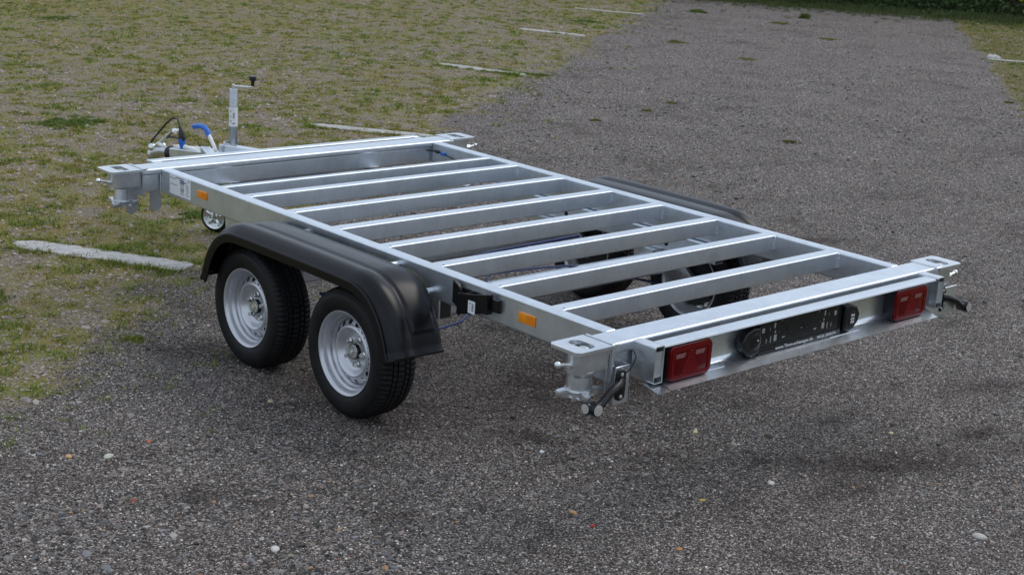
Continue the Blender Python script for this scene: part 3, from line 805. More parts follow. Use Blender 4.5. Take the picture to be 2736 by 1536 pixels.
# --- twist locks on the four corners
def twist_lock(sx, y0, y1, front):
    """sx side; plate from y0 (towards the camera) to y1"""
    X = lambda v: sx * v
    def bx(mb, a, b, *r): 
        a, b = sorted((X(a), X(b))); return mb.box(a, b, *r)
    yc = (y0 + y1) / 2
    # housing under the plate
    mb = MB()
    out = [(1.045, y0 + 0.022), (1.150, y0 + 0.022)]
    for k in range(7):
        a = -PI / 2 + PI * k / 6
        out.append((1.150 + 0.050 * math.cos(a), y0 + 0.072 + 0.050 * math.sin(a)))
    out += [(1.045, y0 + 0.122)]
    ins = rrect(1.098, 1.168, y0 + 0.032, y0 + 0.112, 0.02, 3)
    bm = mb.bm
    def rg(pts, z): return [bm.verts.new((X(u), v, z)) for u, v in pts]
    oT, oB, iT, iB = rg(out, -0.0093), rg(out, -0.088), rg(ins, -0.0093), rg(ins, -0.078)
    es = []
    for r_ in (oT, iT):
        for a, b in zip(r_, r_[1:] + r_[:1]): es.append(bm.edges.new((a, b)))
    bmesh.ops.triangle_fill(bm, use_beauty=True, edges=es)
    bm.faces.new(oB); bm.faces.new(iB)
    for A, B in ((oT, oB), (iT, iB)):
        for k in range(len(A)): bm.faces.new((A[k], A[(k + 1) % len(A)], B[(k + 1) % len(A)], B[k]))
    h = mb.build('twist_lock', M['cast'], T_, angle=30)
    # top plate with slotted hole
    mb = MB(); bm = mb.bm
    ch = 0.016
    outer = [(1.048, y0), (1.222 - ch, y0), (1.222, y0 + ch), (1.222, y1 - ch), (1.222 - ch, y1), (1.048, y1)]
    hx0, hx1, hy0, hy1 = 1.104, 1.162, y0 + 0.024, y1 - 0.026
    inner = rrect(hx0, hx1, hy0, hy1, 0.012 if front else 0.027, 5)
    inner = [(min(u, hx1), v) for u, v in inner]
    def ring(pts, z): return [bm.verts.new((X(u), v, z)) for u, v in pts]
    for z in (-0.009, 0.003):
        o_, i_ = ring(outer, z), ring(inner, z)
        es = []
        for r_ in (o_, i_):
            for a, b in zip(r_, r_[1:] + r_[:1]): es.append(bm.edges.new((a, b)))
        bmesh.ops.triangle_fill(bm, use_beauty=True, edges=es)
        if z < 0: lo_o, lo_i = o_, i_
        else:
            for A, B in ((lo_o, o_), (lo_i, i_)):
                for k in range(len(A)): bm.faces.new((A[k], A[(k + 1) % len(A)], B[(k + 1) % len(A)], B[k]))
    mb.build('top_plate', M['galv_end'], h, angle=30)
    # cone head seen in the slot
    mb = MB(); mb.ball((X(1.133), yc - 0.016, -0.030), 0.030, 3, (0.95, 1.25, 1.0))
    mb.build('locking_cone', M['cast'], h)
    # neck
    mb = MB()
    mb.lathe([(0, 0.0), (0, 0.050), (0.006, 0.048), (0.012, 0.032), (0.070, 0.038), (0.072, 0.0)] if front else [(0, 0.0), (0, 0.056), (0.008, 0.056), (0.022, 0.045), (0.070, 0.048), (0.072, 0.0)], (X(1.133), y0 + 0.074, -0.088), (0, 0, -1), 24)
    mb.build('neck', M['cast'], h)
    # winged nut
    mb = MB()
    cx, cy = X(1.133), y0 + 0.074
    nw = 3 if front else 4
    pts = []
    N = 48
    for k in range(N):
        a = 2 * PI * k / N + (0.5 if not front else 0.9)
        lob = max(0, math.cos(nw * a / 1.0)) ** 1.2
        r_ = 0.044 + 0.046 * lob
        pts.append((cx + r_ * math.cos(a - 0.35), cy + r_ * math.sin(a - 0.35)))
    mb.prism(pts, 'z', -0.186, -0.160, 0.004, 2)
    mb.lathe([(0, 0.0), (0, 0.050), (0.008, 0.052), (0.012, 0.046), (0.014, 0)], (cx, cy, -0.156), (0, 0, -1), 24)
    mb.lathe([(0, 0), (0, 0.018), (0.012, 0.016), (0.012, 0)], (cx, cy, -0.186), (0, 0, -1), 12)
    mb.build('wing_nut', M['cast'], h, angle=40)
    # side plate
    mb = MB(); bx(mb, 1.030, 1.0425, y0 + 0.008, y1 - 0.004, -0.140, 0.006, 0.003, 2)
    mb.build('side_plate', M['galv_end'], h, wn=True)
    weld(((X(1.045), y0 + 0.004, 0.004), (X(1.022), y0 + 0.004, 0.004)), 0.006).build('weld_seam', M['galv_end'], h)
    # handle with ball end
    mb = MB()
    zz = -0.052 if sx < 0 else -0.070
    yh = y0 + (0.055 if sx < 0 else 0.06)
    mb.tube([(X(1.185), yh + 0.01, zz - 0.012), (X(1.215), yh, zz - 0.004), (X(1.232), yh, zz + 0.003), (X(1.262), yh - 0.003, zz + 0.008)], 0.008, 10, radii=[0.013, 0.010, 0.007, 0.007])
    mb.ball((X(1.268), yh - 0.003, zz + 0.009), 0.013, 3)
    if sx > 0: mb.lathe([(0, 0), (0, 0.017), (0.03, 0.017), (0.03, 0)], (X(1.19), yh, zz), (sx, 0, 0), 16)
    mb.build('locking_handle', M['zinc'], h)
    # hanging bracket plates
    if not front:
        mb = MB(); bx(mb, 0.962, 1.030, y0 - 0.004, y0 + 0.002, -0.224, -0.080, 0.002, 1)
        bx(mb, 0.957, 0.962, y0 - 0.004, y0 + 0.030, -0.224, -0.080, 0.001, 1)
        if sx > 0: bx(mb, 1.03, 1.195, y0 - 0.004, y0 + 0.002, -0.226, -0.094, 0.002, 1)
        mb.build('lamp_bracket', M['galv_end'], h, wn=True)
        mb = MB()
        bx(mb, 1.05, 1.10, y0 + 0.135, y0 + 0.14, -0.24, -0.088, 0.001, 1)
        mb.build('stay_plate', M['galv_end'], h, wn=True)
        mb = MB()
        bx(mb, 1.00, 1.045, y0 + 0.03, y0 + 0.034, -0.20, -0.088, 0.001, 1)
        mb.build('stay_plate', M['galv_end'], h, wn=True)
    else:
        for (xa, xb, zt) in ((1.022, 1.095, -0.100), (0.888, 0.955, -0.100)):
            mb = MB()
            pts = [(X(xa), zt), (X(xb), zt), (X(xb), -0.222)]
            m_ = (xa + xb) / 2; w_ = (xb - xa) / 2
            for k in range(1, 8):
                a = PI * k / 8; pts.append((X(m_ + w_ * math.cos(a)), -0.222 - 0.026 * math.sin(a)))
            pts.append((X(xa), -0.222))
            mb.prism(pts, 'y', 1.700, 1.706, 0.0015, 1)
            mb.build('hanging_lug', M['galv_end'], h, wn=True)
    return h
RL = twist_lock(-1, -1.787, -1.632, False)
RR = twist_lock(1, -1.787, -1.630, False)
FL = twist_lock(-1, 1.604, 1.772, True)
FR = twist_lock(1, 1.610, 1.782, True)

# --- outline marker lamps on rubber arms
def marker_lamp(sx):
    X = lambda v: sx * v
    P = lambda v: Vector((X(v[0]), v[1], v[2]))
    yb = -1.793
    mb = MB()
    pts = []
    for k in range(24):
        a = 2 * PI * k / 24
        pts.append((X(1.010 + (0.020 + 0.004 * abs(math.cos(a))) * math.cos(a)), -0.148 + 0.040 * (1 if math.sin(a) > 0 else -1) * (abs(math.sin(a)) > .01) + 0.018 * math.sin(a)))
    mb.prism(pts, 'y', yb - 0.010, yb, 0.002, 2)
    base = mb.build('marker_lamp', M['plastic2'], T_)
    for z in (-0.106, -0.190):
        b = MB(); b.lathe([(0, 0), (0, 0.0075), (0.004, 0.0075), (0.005, 0.005), (0.005, 0)], (X(1.010), yb - 0.010, z), (0, -1, 0), 12)
        b.build('screw', M['zinc'], base)
    mb = MB()
    path = [P((1.010, yb - 0.006, -0.135)), P((1.030, yb - 0.020, -0.138)), P((1.090, yb - 0.030, -0.158)), P((1.130, yb - 0.034, -0.186)), P((1.158, yb - 0.036, -0.196))]
    mb.tube(path, 0.014, 14, radii=[0.020, 0.0165, 0.0155, 0.0155, 0.019])
    mb.build('rubber_arm', M['plastic2'], base)
    mb = MB(); cy, cz = yb - 0.030, -0.196
    mb.lathe([(0, 0), (0, 0.0225), (0.003, 0.0245), (0.050, 0.0245), (0.053, 0.023), (0.053, 0.0)], (X(1.168), cy + 0.026, cz), (0, -1, 0), 24)
    mb.lathe([(0, 0), (0, 0.022), (0.024, 0.0235), (0.026, 0.022), (0.026, 0)], (X(1.168), cy + 0.012, cz), (sx, 0, 0), 24)
    mb.build('lamp_body', M['plastic2'], base)
    mb = MB(); mb.lathe([(0, 0.0205), (0.002, 0.020), (0.003, 0.0)], (X(1.168), cy - 0.0272, cz), (0, -1, 0), 24)
    mb.build('lamp_lens', M['lens'], base)
    mb = MB(); mb.lathe([(0, 0.0185), (0.002, 0.018), (0.003, 0.0)], (X(1.1942), cy + 0.012, cz), (sx, 0, 0), 24)
    mb.build('lamp_lens', M['lens'], base)
    mb = MB()
    mb.tube([P((1.0, yb + 0.002, -0.12)), P((0.965, yb - 0.012, -0.09)), P((0.945, yb - 0.012, -0.05)), P((0.935, yb + 0.01, -0.035))], 0.003, 8)
    mb.build('lamp_cable', M['cable'], base)
    return base
marker_lamp(-1)
mr = marker_lamp(1)
for o in [mr]: o.location.x += 0.075; o.location.y += 0.012; o.location.z += 0.0

# --- rear arms, light panel
def arm(x0, x1):
    mb = MB(); bm = mb.bm
    yA, yB, z0, z1, w, r = -1.875, -1.765, -0.141, 0.0, 0.0035, 0.007
    O = rrect(x0, x1, z0, z1, r); I = rrect(x0 + w, x1 - w, z0 + w, z1 - w, r * 0.6)
    def ring(p, y): return [bm.verts.new((u, y, v)) for u, v in p]
    a, b, c, d = ring(O, yB), ring(O, yA), ring(I, yA), ring(I, yA + 0.05)
    for A, B in ((a, b), (b, c), (c, d)):
        for k in range(len(A)): bm.faces.new((A[k], A[(k + 1) % len(A)], B[(k + 1) % len(A)], B[k]))
    bm.faces.new(a); bm.faces.new(d[::-1])
    o = mb.build('bumper_arm', M['galv_end'], T_)
    mb = MB(); mb.box(x0 + w + 0.0005, x1 - w - 0.0005, yA + 0.006, yA + 0.010, z0 + 0.022, z1 - 0.022)
    mb.build('end_plate', M['galv'], o)
    return o
arm(-0.922, -0.8735); arm(0.892, 0.940)
mb = MB(); bm = mb.bm
prof = [(-1.810, -0.012), (-1.813, -0.0035), (-1.818, -0.0015), (-1.868, -0.0015), (-1.8735, -0.003), (-1.875, -0.009)]
prof_in = [(-1.8722, -0.009), (-1.871, -0.0055), (-1.866, -0.0045), (-1.830, -0.0045), (-1.8255, -0.0075), (-1.825, -0.012),
           (-1.825, -0.118), (-1.828, -0.130), (-1.836, -0.139), (-1.850, -0.1445), (-1.922, -0.1570), (-1.9205, -0.1592), (-1.850, -0.1470), (-1.834, -0.141), (-1.8235, -0.132), (-1.8205, -0.118), (-1.8205, -0.02), (-1.8205, -0.012)]
pp = prof + prof_in
def strip_x(x, pts): return [bm.verts.new((x, u, v)) for u, v in pts]
top = prof + prof_in[:5]
xa, xb = -0.8735, 0.872
A, B = strip_x(xa, pp), strip_x(xb, pp)
for k in range(len(pp)): bm.faces.new((A[k], A[(k + 1) % len(pp)], B[(k + 1) % len(pp)], B[k]))
for v in bm.verts:
    if v.co.y < -1.9 and v.co.x > 0.8: v.co.x = 0.845
panel = mb.build('light_panel', M['panel'], T_, angle=50)
# flange ends reach under the arms
mb = MB(); mb.prism([(-1.836, -0.1435), (-1.850, -0.1465), (-1.922, -0.1592), (-1.922, -0.1615), (-1.836, -0.1460)], 'x', -0.938, -0.8738)
mb.build('flange_end', M['panel'], panel)
mb = MB()
for x0, x1 in ((-0.62, -0.52), (0.14, 0.34)):
    mb = MB(); mb.tube([(x0, -1.868, -0.1460), (x1, -1.868, -0.1460)], 0.0015, 6)
    mb.build('seam_line', M['galv_end'], panel)

# --- tail lights
def tail_light(x0, mir):
    w, hgt = 0.232, 0.134
    zt = -0.012
    yb, yf = -1.8265, -1.8835
    mb = MB(); mb.prism(rrect(x0, x0 + w, zt - hgt, zt, 0.018, 4), 'y', yf + 0.012, yb, 0.003, 2)
    hs = mb.build('tail_light', M['plastic2'], T_)
    mb = MB(); mb.prism(rrect(x0 + 0.002, x0 + w - 0.002, zt - hgt + 0.002, zt - 0.002, 0.018, 5), 'y', yf, yf + 0.0118, 0.005, 3)
    mb.build('lens', M['red'], hs)
    mb = MB(); q = yf - 0.0016       # raised border band
    I = rrect(x0 + 0.024, x0 + w - 0.024, zt - hgt + 0.022, zt - 0.022, 0.010, 5); O = rrect(x0 + 0.012, x0 + w - 0.012, zt - hgt + 0.010, zt - 0.010, 0.014, 5)
    bm = mb.bm
    a = [bm.verts.new((u, q, v)) for u, v in O]; b = [bm.verts.new((u, q, v)) for u, v in I]
    c = [bm.verts.new((u, yf + 0.001, v)) for u, v in O]; d = [bm.verts.new((u, yf + 0.001, v)) for u, v in I]
    n = len(a)
    for k in range(n):
        j = (k + 1) % n
        bm.faces.new((a[k], a[j], b[j], b[k])); bm.faces.new((a[k], a[j], c[j], c[k])); bm.faces.new((b[k], b[j], d[j], d[k]))
    mb.build('lens_border', M['redlite'], hs)
    for px in (0.032, 0.138):
        mb = MB(); sl = 0.008
        mb.prism([(x0 + px, zt - 0.048), (x0 + px + 0.044, zt - 0.048), (x0 + px + 0.044 + sl, zt - 0.032), (x0 + px, zt - 0.032)], 'y', q - 0.0006, yf + 0.001)
        mb.build('clear_window', M['clear'], hs)
    mb = MB()                     # triangular reflector in the middle
    cx = x0 + w / 2
    mb.prism([(cx - 0.006, zt - 0.026), (cx + 0.006, zt - 0.026), (cx + 0.046, zt - hgt + 0.026), (cx - 0.046, zt - hgt + 0.026)], 'y', q, yf + 0.001, 0.0008, 1)
    mb.build('triangle_reflector', M['redlite'], hs)
    mb = MB()
    mb.lathe([(0, 0.006), (0.001, 0.005), (0.001, 0)], (cx + 0.002, q - 0.0002, zt - 0.060), (0, -1, 0), 12)
    mb.build('approval_mark', M['red'], hs)
    return hs
tail_light(-0.850, False)
tail_light(0.566, True)

# --- number plate holder with its many punched windows
def plate_holder():
    xs, xe, zb, zt = -0.308, 0.212, -0.140, -0.012
    yb, yf = -1.8520, -1.8540
    W = xe - xs
    holes = []
    def H(u, v, w, h): holes.append((xs + u * W - w / 2, xs + u * W + w / 2, zt - v * 0.128 - h / 2, zt - v * 0.128 + h / 2))
    for m in (0, 1):
        f = (lambda u: u) if m == 0 else (lambda u: 1 - u)
        H(f(0.055), 0.30, 0.022, 0.020); H(f(0.135), 0.30, 0.009, 0.014); H(f(0.19), 0.22, 0.015, 0.022)
        H(f(0.135), 0.47, 0.006, 0.004); H(f(0.20), 0.43, 0.014, 0.012)
        H(f(0.10), 0.66, 0.011, 0.020); H(f(0.15), 0.64, 0.012, 0.028); H(f(0.205), 0.62, 0.024, 0.027)
        H(f(0.25), 0.46, 0.009, 0.004); H(f(0.29), 0.40, 0.006, 0.005); H(f(0.33), 0.45, 0.006, 0.006); H(f(0.29), 0.52, 0.006, 0.005); H(f(0.335), 0.36, 0.005, 0.004)
        H(f(0.305), 0.66, 0.024, 0.007); H(f(0.27), 0.12, 0.010, 0.006); H(f(0.33), 0.16, 0.005, 0.008)
        H(f(0.14), 0.10, 0.004, 0.010); H(f(0.15), 0.86, 0.005, 0.007); H(f(0.205), 0.82, 0.003, 0.006)
        H(f(0.42), 0.20, 0.003, 0.003); H(f(0.40), 0.56, 0.007, 0.003)
    H(0.52, 0.50, 0.016, 0.005); H(0.515, 0.42, 0.004, 0.006); H(0.535, 0.40, 0.004, 0.005)
    X = sorted({round(v, 5) for h in holes for v in h[:2]} | {xs, xe}); Z = sorted({round(v, 5) for h in holes for v in h[2:]} | {zb, zt})
    def hole(cx, cz): return any(a < cx < b and c < cz < d for a, b, c, d in holes)
    mb = MB(); bm = mb.bm; vv = {}
    def V(i, j, y):
        k = (i, j, y)
        if k not in vv: vv[k] = bm.verts.new((X[i], y, Z[j]))
        return vv[k]
    nx, nz = len(X) - 1, len(Z) - 1
    solid = [[not hole((X[i] + X[i + 1]) / 2, (Z[j] + Z[j + 1]) / 2) for j in range(nz)] for i in range(nx)]
    S = lambda i, j: 0 <= i < nx and 0 <= j < nz and solid[i][j]
    for i in range(nx):
        for j in range(nz):
            if not solid[i][j]: continue
            for y in (yf, yb): bm.faces.new((V(i, j, y), V(i + 1, j, y), V(i + 1, j + 1, y), V(i, j + 1, y)))
            if not S(i - 1, j): bm.faces.new((V(i, j, yf), V(i, j + 1, yf), V(i, j + 1, yb), V(i, j, yb)))
            if not S(i + 1, j): bm.faces.new((V(i + 1, j, yf), V(i + 1, j + 1, yf), V(i + 1, j + 1, yb), V(i + 1, j, yb)))
            if not S(i, j - 1): bm.faces.new((V(i, j, yf), V(i + 1, j, yf), V(i + 1, j, yb), V(i, j, yb)))
            if not S(i, j + 1): bm.faces.new((V(i, j + 1, yf), V(i + 1, j + 1, yf), V(i + 1, j + 1, yb), V(i, j + 1, yb)))
    o = mb.build('number_plate_holder', M['plastic2'], T_, smooth=False)
    mb = MB()
    mb.box(xs - 0.004, xe + 0.004, yf - 0.006, yb, zb - 0.004, zb + 0.019, 0.002, 2)
    mb.box(xs - 0.004, xs + 0.002, yf - 0.003, yf - 0.0003, zb, zt, 0.001, 1); mb.box(xe - 0.002, xe + 0.004, yf - 0.003, yf - 0.0003, zb, zt, 0.001, 1)
    mb.box(xs, xe, yf - 0.003, yf - 0.0003, zt - 0.003, zt + 0.003, 0.001, 1)
    mb.build('holder_frame', M['plastic2'], o)
    mb = MB(); mb.box(xs + 0.012, xe - 0.006, yb + 0.0006, yb + 0.0030, zb + 0.004, zt - 0.006)  # added backing plate, put in so the holder's windows look lit
    mb.box(xs + 0.10, xs + 0.14, yb + 0.0031, -1.8262, -0.10, -0.06); mb.box(xe - 0.14, xe - 0.10, yb + 0.0031, -1.8262, -0.10, -0.06)
    mb.build('added_backing_plate', M['galv_end'], o)
    # lettering
    for txt, x, sz in (('www.Timm-anhaenger.de', -0.205, 0.0205), ('04326 2895474', 0.062, 0.0175)):
        c = bpy.data.curves.new('lettering', 'FONT'); c.body = txt; c.size = sz; c.extrude = 0.0004; c.offset = 0.00015
        c.align_x = 'LEFT'
        tmp = bpy.data.objects.new('lettering', c); col.objects.link(tmp)
        dg = bpy.context.evaluated_depsgraph_get()
        me = bpy.data.meshes.new_from_object(tmp.evaluated_get(dg))
        col.objects.unlink(tmp); bpy.data.objects.remove(tmp)
        me.name = 'lettering'; me.materials.clear(); me.materials.append(M['print'])
        me.transform(Matrix.Translation((x, yf - 0.0068, zb + 0.0015)) @ Matrix.Rotation(PI / 2, 4, 'X') @ Matrix.Diagonal((1.12, 0.95, 1, 1)))
        link_obj('lettering', me, o)
    return o
plate_holder()
def plate_light(xc, s):
    mb = MB()
    pts = [(xc - s * 0.030, -0.030), (xc + s * 0.010, -0.026), (xc + s * 0.050, -0.040), (xc + s * 0.072, -0.072), (xc + s * 0.066, -0.104), (xc + s * 0.034, -0.136), (xc + s * 0.010, -0.142), (xc - s * 0.030, -0.130)]
    mb.prism(pts, 'y', -1.868, -1.8265, 0.008, 3)
    o = mb.build('plate_light', M['plastic2'], T_, wn=True)
    mb = MB()
    ax = (-s, -0.55, 0) if s > 0 else (1, -0.3, 0)
    if s > 0:
        pts2 = [(xc + 0.000, -0.050), (xc + 0.030, -0.055), (xc + 0.046, -0.082), (xc + 0.036, -0.112), (xc + 0.002, -0.120)]
        mb.prism(pts2, 'y', -1.8695, -1.8675); mb.build('lamp_window', M['void'], o)
        for dz in (-0.073, -0.088, -0.101):
            mb = MB()
            for dx in (0.012, 0.024): mb.ball((xc + dx, -1.870, dz), 0.0062, 2, (1, 0.6, 1))
            mb.build('bulb', M['lens'], o)
    else:
        mb.ball((xc + 0.004, -1.865, -0.080), 0.034, 3, (1.0, 0.18, 1.15)); mb.build('lamp_cap', M['plastic2'], o)
        mb = MB(); mb.ball((xc + 0.010, -1.8715, -0.076), 0.003, 2); mb.build('screw', M['zinc'], o)
    return o
plate_light(0.262, 1); plate_light(-0.345, -1)

# --- side reflectors and stickers on the left rail
def reflector(yc, w, zc, h):
    mb = MB(); mb.box(-0.9455, -0.9392, yc - w / 2, yc + w / 2, zc - h / 2, zc + h / 2, 0.0015, 2)
    o = mb.build('side_reflector', M['amber'], T_)
    mb = MB(); mb.box(-0.9462, -0.9453, yc - w / 2 + 0.003, yc - 0.002, zc - h / 2 + 0.004, zc + h / 2 - 0.004)
    mb.build('reflector_cell', M['amberin'], o); return o
reflector(-1.2225, 0.093, -0.0655, 0.041); reflector(1.194, 0.091, -0.0585, 0.039)
def sticker():
    mb = MB(); X0, X1 = -0.9402, -0.9392
    mb.box(X0, X1, 1.309, 1.518, -0.110, -0.007)
    o = mb.build('rating_sticker', M['white'], T_, smooth=False)
    mk = lambda name, m, rects: (lambda q: [q.box(X0 - 0.0006, X0 + 0.0002, a, b, c, d) for a, b, c, d in rects] and q.build(name, m, o, smooth=False))(MB())
    r_ = np.random.default_rng(3)
    rows = []
    def line(ya, yb, z, h):          # broken strokes, as the small print reads at this distance
        y = yb
        while y > ya + 0.003:
            w = r_.uniform(0.003, 0.010)
            rows.append((max(ya, y - w), y, z - h / 2, z + h / 2)); y -= w + 0.0025
    line(1.375, 1.455, -0.017, 0.005); line(1.450, 1.512, -0.026, 0.003); line(1.440, 1.512, -0.058, 0.003)
    for z in (-0.030, -0.034, -0.070, -0.079): line(1.345 if z > -.05 else 1.370, 1.405, z, 0.0025)
    for z in (-0.046, -0.056, -0.066, -0.076, -0.086, -0.096): line(1.372, 1.410, z, 0.0035)
    for z in (-0.042, -0.052, -0.062, -0.073, -0.084, -0.095): line(1.328, 1.352, z, 0.0035)
    mk('small_print', M['ink'], rows)
    mk('blue_field', M['inkblue'], [(1.372, 1.416, -0.0295, -0.0235), (1.372, 1.416, -0.0415, -0.036)])
    mb = MB(); mb.lathe([(0, 0.007), (0.0006, 0.007), (0.0006, 0.005), (0, 0.005)], (X0, 1.328, -0.018), (-1, 0, 0), 16, closed=True)
    mb.build('round_emblem', M['ink'], o)
sticker()
# --- wheel chock holder on the left rail
mb = MB()
mb.box(-0.948, -0.9392, -1.070, -0.800, -0.085, -0.030, 0.003, 2)
mb.box(-0.962, -0.944, -1.072, -1.030, -0.080, -0.028, 0.004, 2)
mb.build('chock_holder', M['plastic2'], T_, wn=True)

# --- mudguards
def mudguard(sx):
    # outer lip path (y, z), measured along the trailer
    half = [(0.0, -0.040), (0.36, -0.042), (0.437, -0.046), (0.489, -0.060), (0.552, -0.093), (0.619, -0.165), (0.662, -0.250), (0.684, -0.320)]
    cyc = -0.033
    # resample a smooth path
    pts = [(-y + cyc * 2 - 0.0, z) for y, z in half[::-1]] 
    pts = [(-(y) + 2 * cyc + 0.0, z) for y, z in half[::-1][:-1]] + [(y, z) for y, z in half]
    P = np.array(pts); 
    # Catmull-Rom
    out = []
    E = np.vstack([2 * P[0] - P[1], P, 2 * P[-1] - P[-2]])
    for i in range(1, len(E) - 2):
        p0, p1, p2, p3 = E[i - 1:i + 3]
        a_ = [0.0]
        for q, w in ((p0, p1), (p1, p2), (p2, p3)): a_.append(a_[-1] + max(1e-6, np.linalg.norm(w - q)) ** 0.5)
        t0, t1, t2, t3 = a_
        for k in range(14):
            t = t1 + (t2 - t1) * k / 14
            A1 = (t1 - t) / (t1 - t0) * p0 + (t - t0) / (t1 - t0) * p1; A2 = (t2 - t) / (t2 - t1) * p1 + (t - t1) / (t2 - t1) * p2; A3 = (t3 - t) / (t3 - t2) * p2 + (t - t2) / (t3 - t2) * p3
            B1 = (t2 - t) / (t2 - t0) * A1 + (t - t0) / (t2 - t0) * A2; B2 = (t3 - t) / (t3 - t1) * A2 + (t - t1) / (t3 - t1) * A3
            out.append((t2 - t) / (t2 - t1) * B1 + (t - t1) / (t2 - t1) * B2)
    out.append(P[-1]); path = np.array(out)
    tan = np.gradient(path, axis=0); tan /= np.linalg.norm(tan, axis=1)[:, None]
    nrm = np.stack([-tan[:, 1], tan[:, 0]], 1)         # outward (up at the top)
    arc = np.concatenate([[0], np.cumsum(np.linalg.norm(np.diff(path, axis=0), axis=1))]); A_ = arc[-1]
    # cross-section: (|x|, offset along outward normal), from the inner edge round to the skirt's hem
    sec = [(0.968, -0.010), (0.970, 0.006), (0.977, 0.014), (0.990, 0.0165), (0.9985, 0.017), (1.003, 0.0195), (1.010, 0.0215), (1.06, 0.0235), (1.100, 0.0235), (1.112, 0.0225), (1.120, 0.0185),
           (1.128, 0.0185), (1.140, 0.0235), (1.158, 0.0285), (1.178, 0.0305), (1.196, 0.0280), (1.211, 0.0200), (1.222, 0.0090), (1.230, -0.002), (1.236, -0.0095), (1.2425, -0.0085), (1.2490, -0.0045), (1.2515, -0.006), (1.2520, -0.014), (1.2505, -0.034), (1.2490, -0.046), (1.2440, -0.047)]
    sec = [(x, o) for x, o in sec]
    mb = MB(); bm = mb.bm; rows = []
    for i, (p, n_) in enumerate(zip(path, nrm)):
        s_ = min(arc[i], A_ - arc[i])
        row = []
        emb = max(0.0, min(1.0, (s_ - 0.085) / 0.006))
        # the raised tread dies out over the flat top, the panels stay on the ends
        for x, off in sec:
            o_ = off
            if 1.0 < x < 1.118:
                base = 0.0175
                o_ = base + (off - base) * emb
            flare = 0.0
            if s_ < 0.030: flare = 0.007 * (1 - s_ / 0.030)       # rolled hem at both ends
            hem = 1.0
            if x > 1.25 and off < -0.01:                          # skirt tapers at the ends
                o_ = off * (0.55 + 0.45 * min(1, s_ / 0.20))
            q = p + n_ * (o_ + flare)
            row.append(bm.verts.new((sx * x, q[0], q[1])))
        rows.append(row)
    for A, B in zip(rows, rows[1:]):
        for k in range(len(sec) - 1): bm.faces.new((A[k], A[k + 1], B[k + 1], B[k]))
    bmesh.ops.recalc_face_normals(bm, faces=bm.faces[:])
    me = bpy.data.meshes.new('mudguard'); bm.to_mesh(me); bm.free(); me.materials.append(M['plastic']); me.shade_smooth()
    me.set_sharp_from_angle(angle=math.radians(60))
    o = link_obj('mudguard', me, T_)
    sd = o.modifiers.new('thickness', 'SOLIDIFY'); sd.thickness = 0.004; sd.offset = 0
    # bar of thicker hem at each end
    for ii in (0, -1):
        p, n_ = path[ii], nrm[ii]
        mb = MB(); mb.tube([(sx * 0.975, p[0] + n_[0] * 0.020, p[1] + n_[1] * 0.020), (sx * 1.20, p[0] + n_[0] * 0.022, p[1] + n_[1] * 0.022), (sx * 1.235, p[0] + n_[0] * 0.004, p[1] + n_[1] * 0.004), (sx * 1.25, p[0] - n_[0] * 0.008, p[1] - n_[1] * 0.008)], 0.0075, 8)
        mb.build('rolled_hem', M['plastic'], o)
    # fixing pins from the rail
    return o
for sx in (-1, 1):
    mg = mudguard(sx)
    for y, z in ((-0.640, -0.083), (-0.405, -0.026), (0.290, -0.040), (0.55, -0.075)):
        mb = MB(); mb.tube([(sx * 0.9395, y, z - 0.012), (sx * (0.972 if y < -0.6 or y > 0.5 else 1.06), y + 0.0, z - 0.013)], 0.0135, 16)
        mb.build('mudguard_pin', M['galv_end'], T_)

# --- wheels
RIM_R = 0.184
def tyre_mesh():
    # (u across from outer sidewall, r)
    R = 0.287
    prof = [(0.010, 0.170), (0.004, 0.176), (-0.004, 0.186), (-0.012, 0.200), (-0.0155, 0.215), (-0.0165, 0.229), (-0.0155, 0.243), (-0.012, 0.255), (-0.0095, 0.2575), (-0.0070, 0.2600), (-0.003, 0.268), (0.004, 0.2755), (0.013, 0.2808), (0.024, 0.2838)]
    tread = [(0.034, R - 0.0022), (0.0365, R - 0.0022), (0.0370, R - 0.0095), (0.0425, R - 0.0095), (0.0430, R - 0.0012), (0.0600, R - 0.0004), (0.0605, R - 0.009), (0.0665, R - 0.009), (0.0670, R), (0.0810, R)]
    half = prof + tread
    Wd = 0.166
    full = half + [(Wd - u, r) for u, r in half[::-1]]
    n = 288; bm = bmesh.new(); rings = []
    for j in range(n):
        a = 2 * PI * j / n; ring = []
        for i, (u, r) in enumerate(full):
            ii = min(i, len(full) - 1 - i)
            rr = r
            if 10 <= ii <= 14 and j % 4 == 0: rr = r - 0.0045
            if ii in (18, 19) and (j + 2) % 4 == 0: rr = r - 0.0040
            if ii in (22, 23) and (j + 1) % 4 == 0: rr = r - 0.0040
            ring.append(bm.verts.new((u, rr * math.cos(a), rr * math.sin(a))))
        rings.append(ring)
    for j in range(n):
        A, B = rings[j], rings[(j + 1) % n]
        for k in range(len(full) - 1): bm.faces.new((A[k], A[k + 1], B[k + 1], B[k]))
    # the foot of the tyre flattens on the ground
    for v in bm.verts:
        if v.co.z < -0.2845: v.co.z = -0.2845
    bmesh.ops.recalc_face_normals(bm, faces=bm.faces[:])
    me = bpy.data.meshes.new('tyre'); bm.to_mesh(me); bm.free(); me.materials.append(M['rubber']); me.shade_smooth()
    me.set_sharp_from_angle(angle=math.radians(38)); return me
def disc_depth(r):
    pts = [(0.0, 0.060), (0.034, 0.060), (0.0345, 0.062), (0.070, 0.060), (0.080, 0.056), (0.092, 0.040), (0.100, 0.031), (0.107, 0.0285), (0.113, 0.031), (0.119, 0.038), (0.127, 0.044), (0.140, 0.052), (0.1415, 0.066)]
    return float(np.interp(r, [p[0] for p in pts], [p[1] for p in pts]))
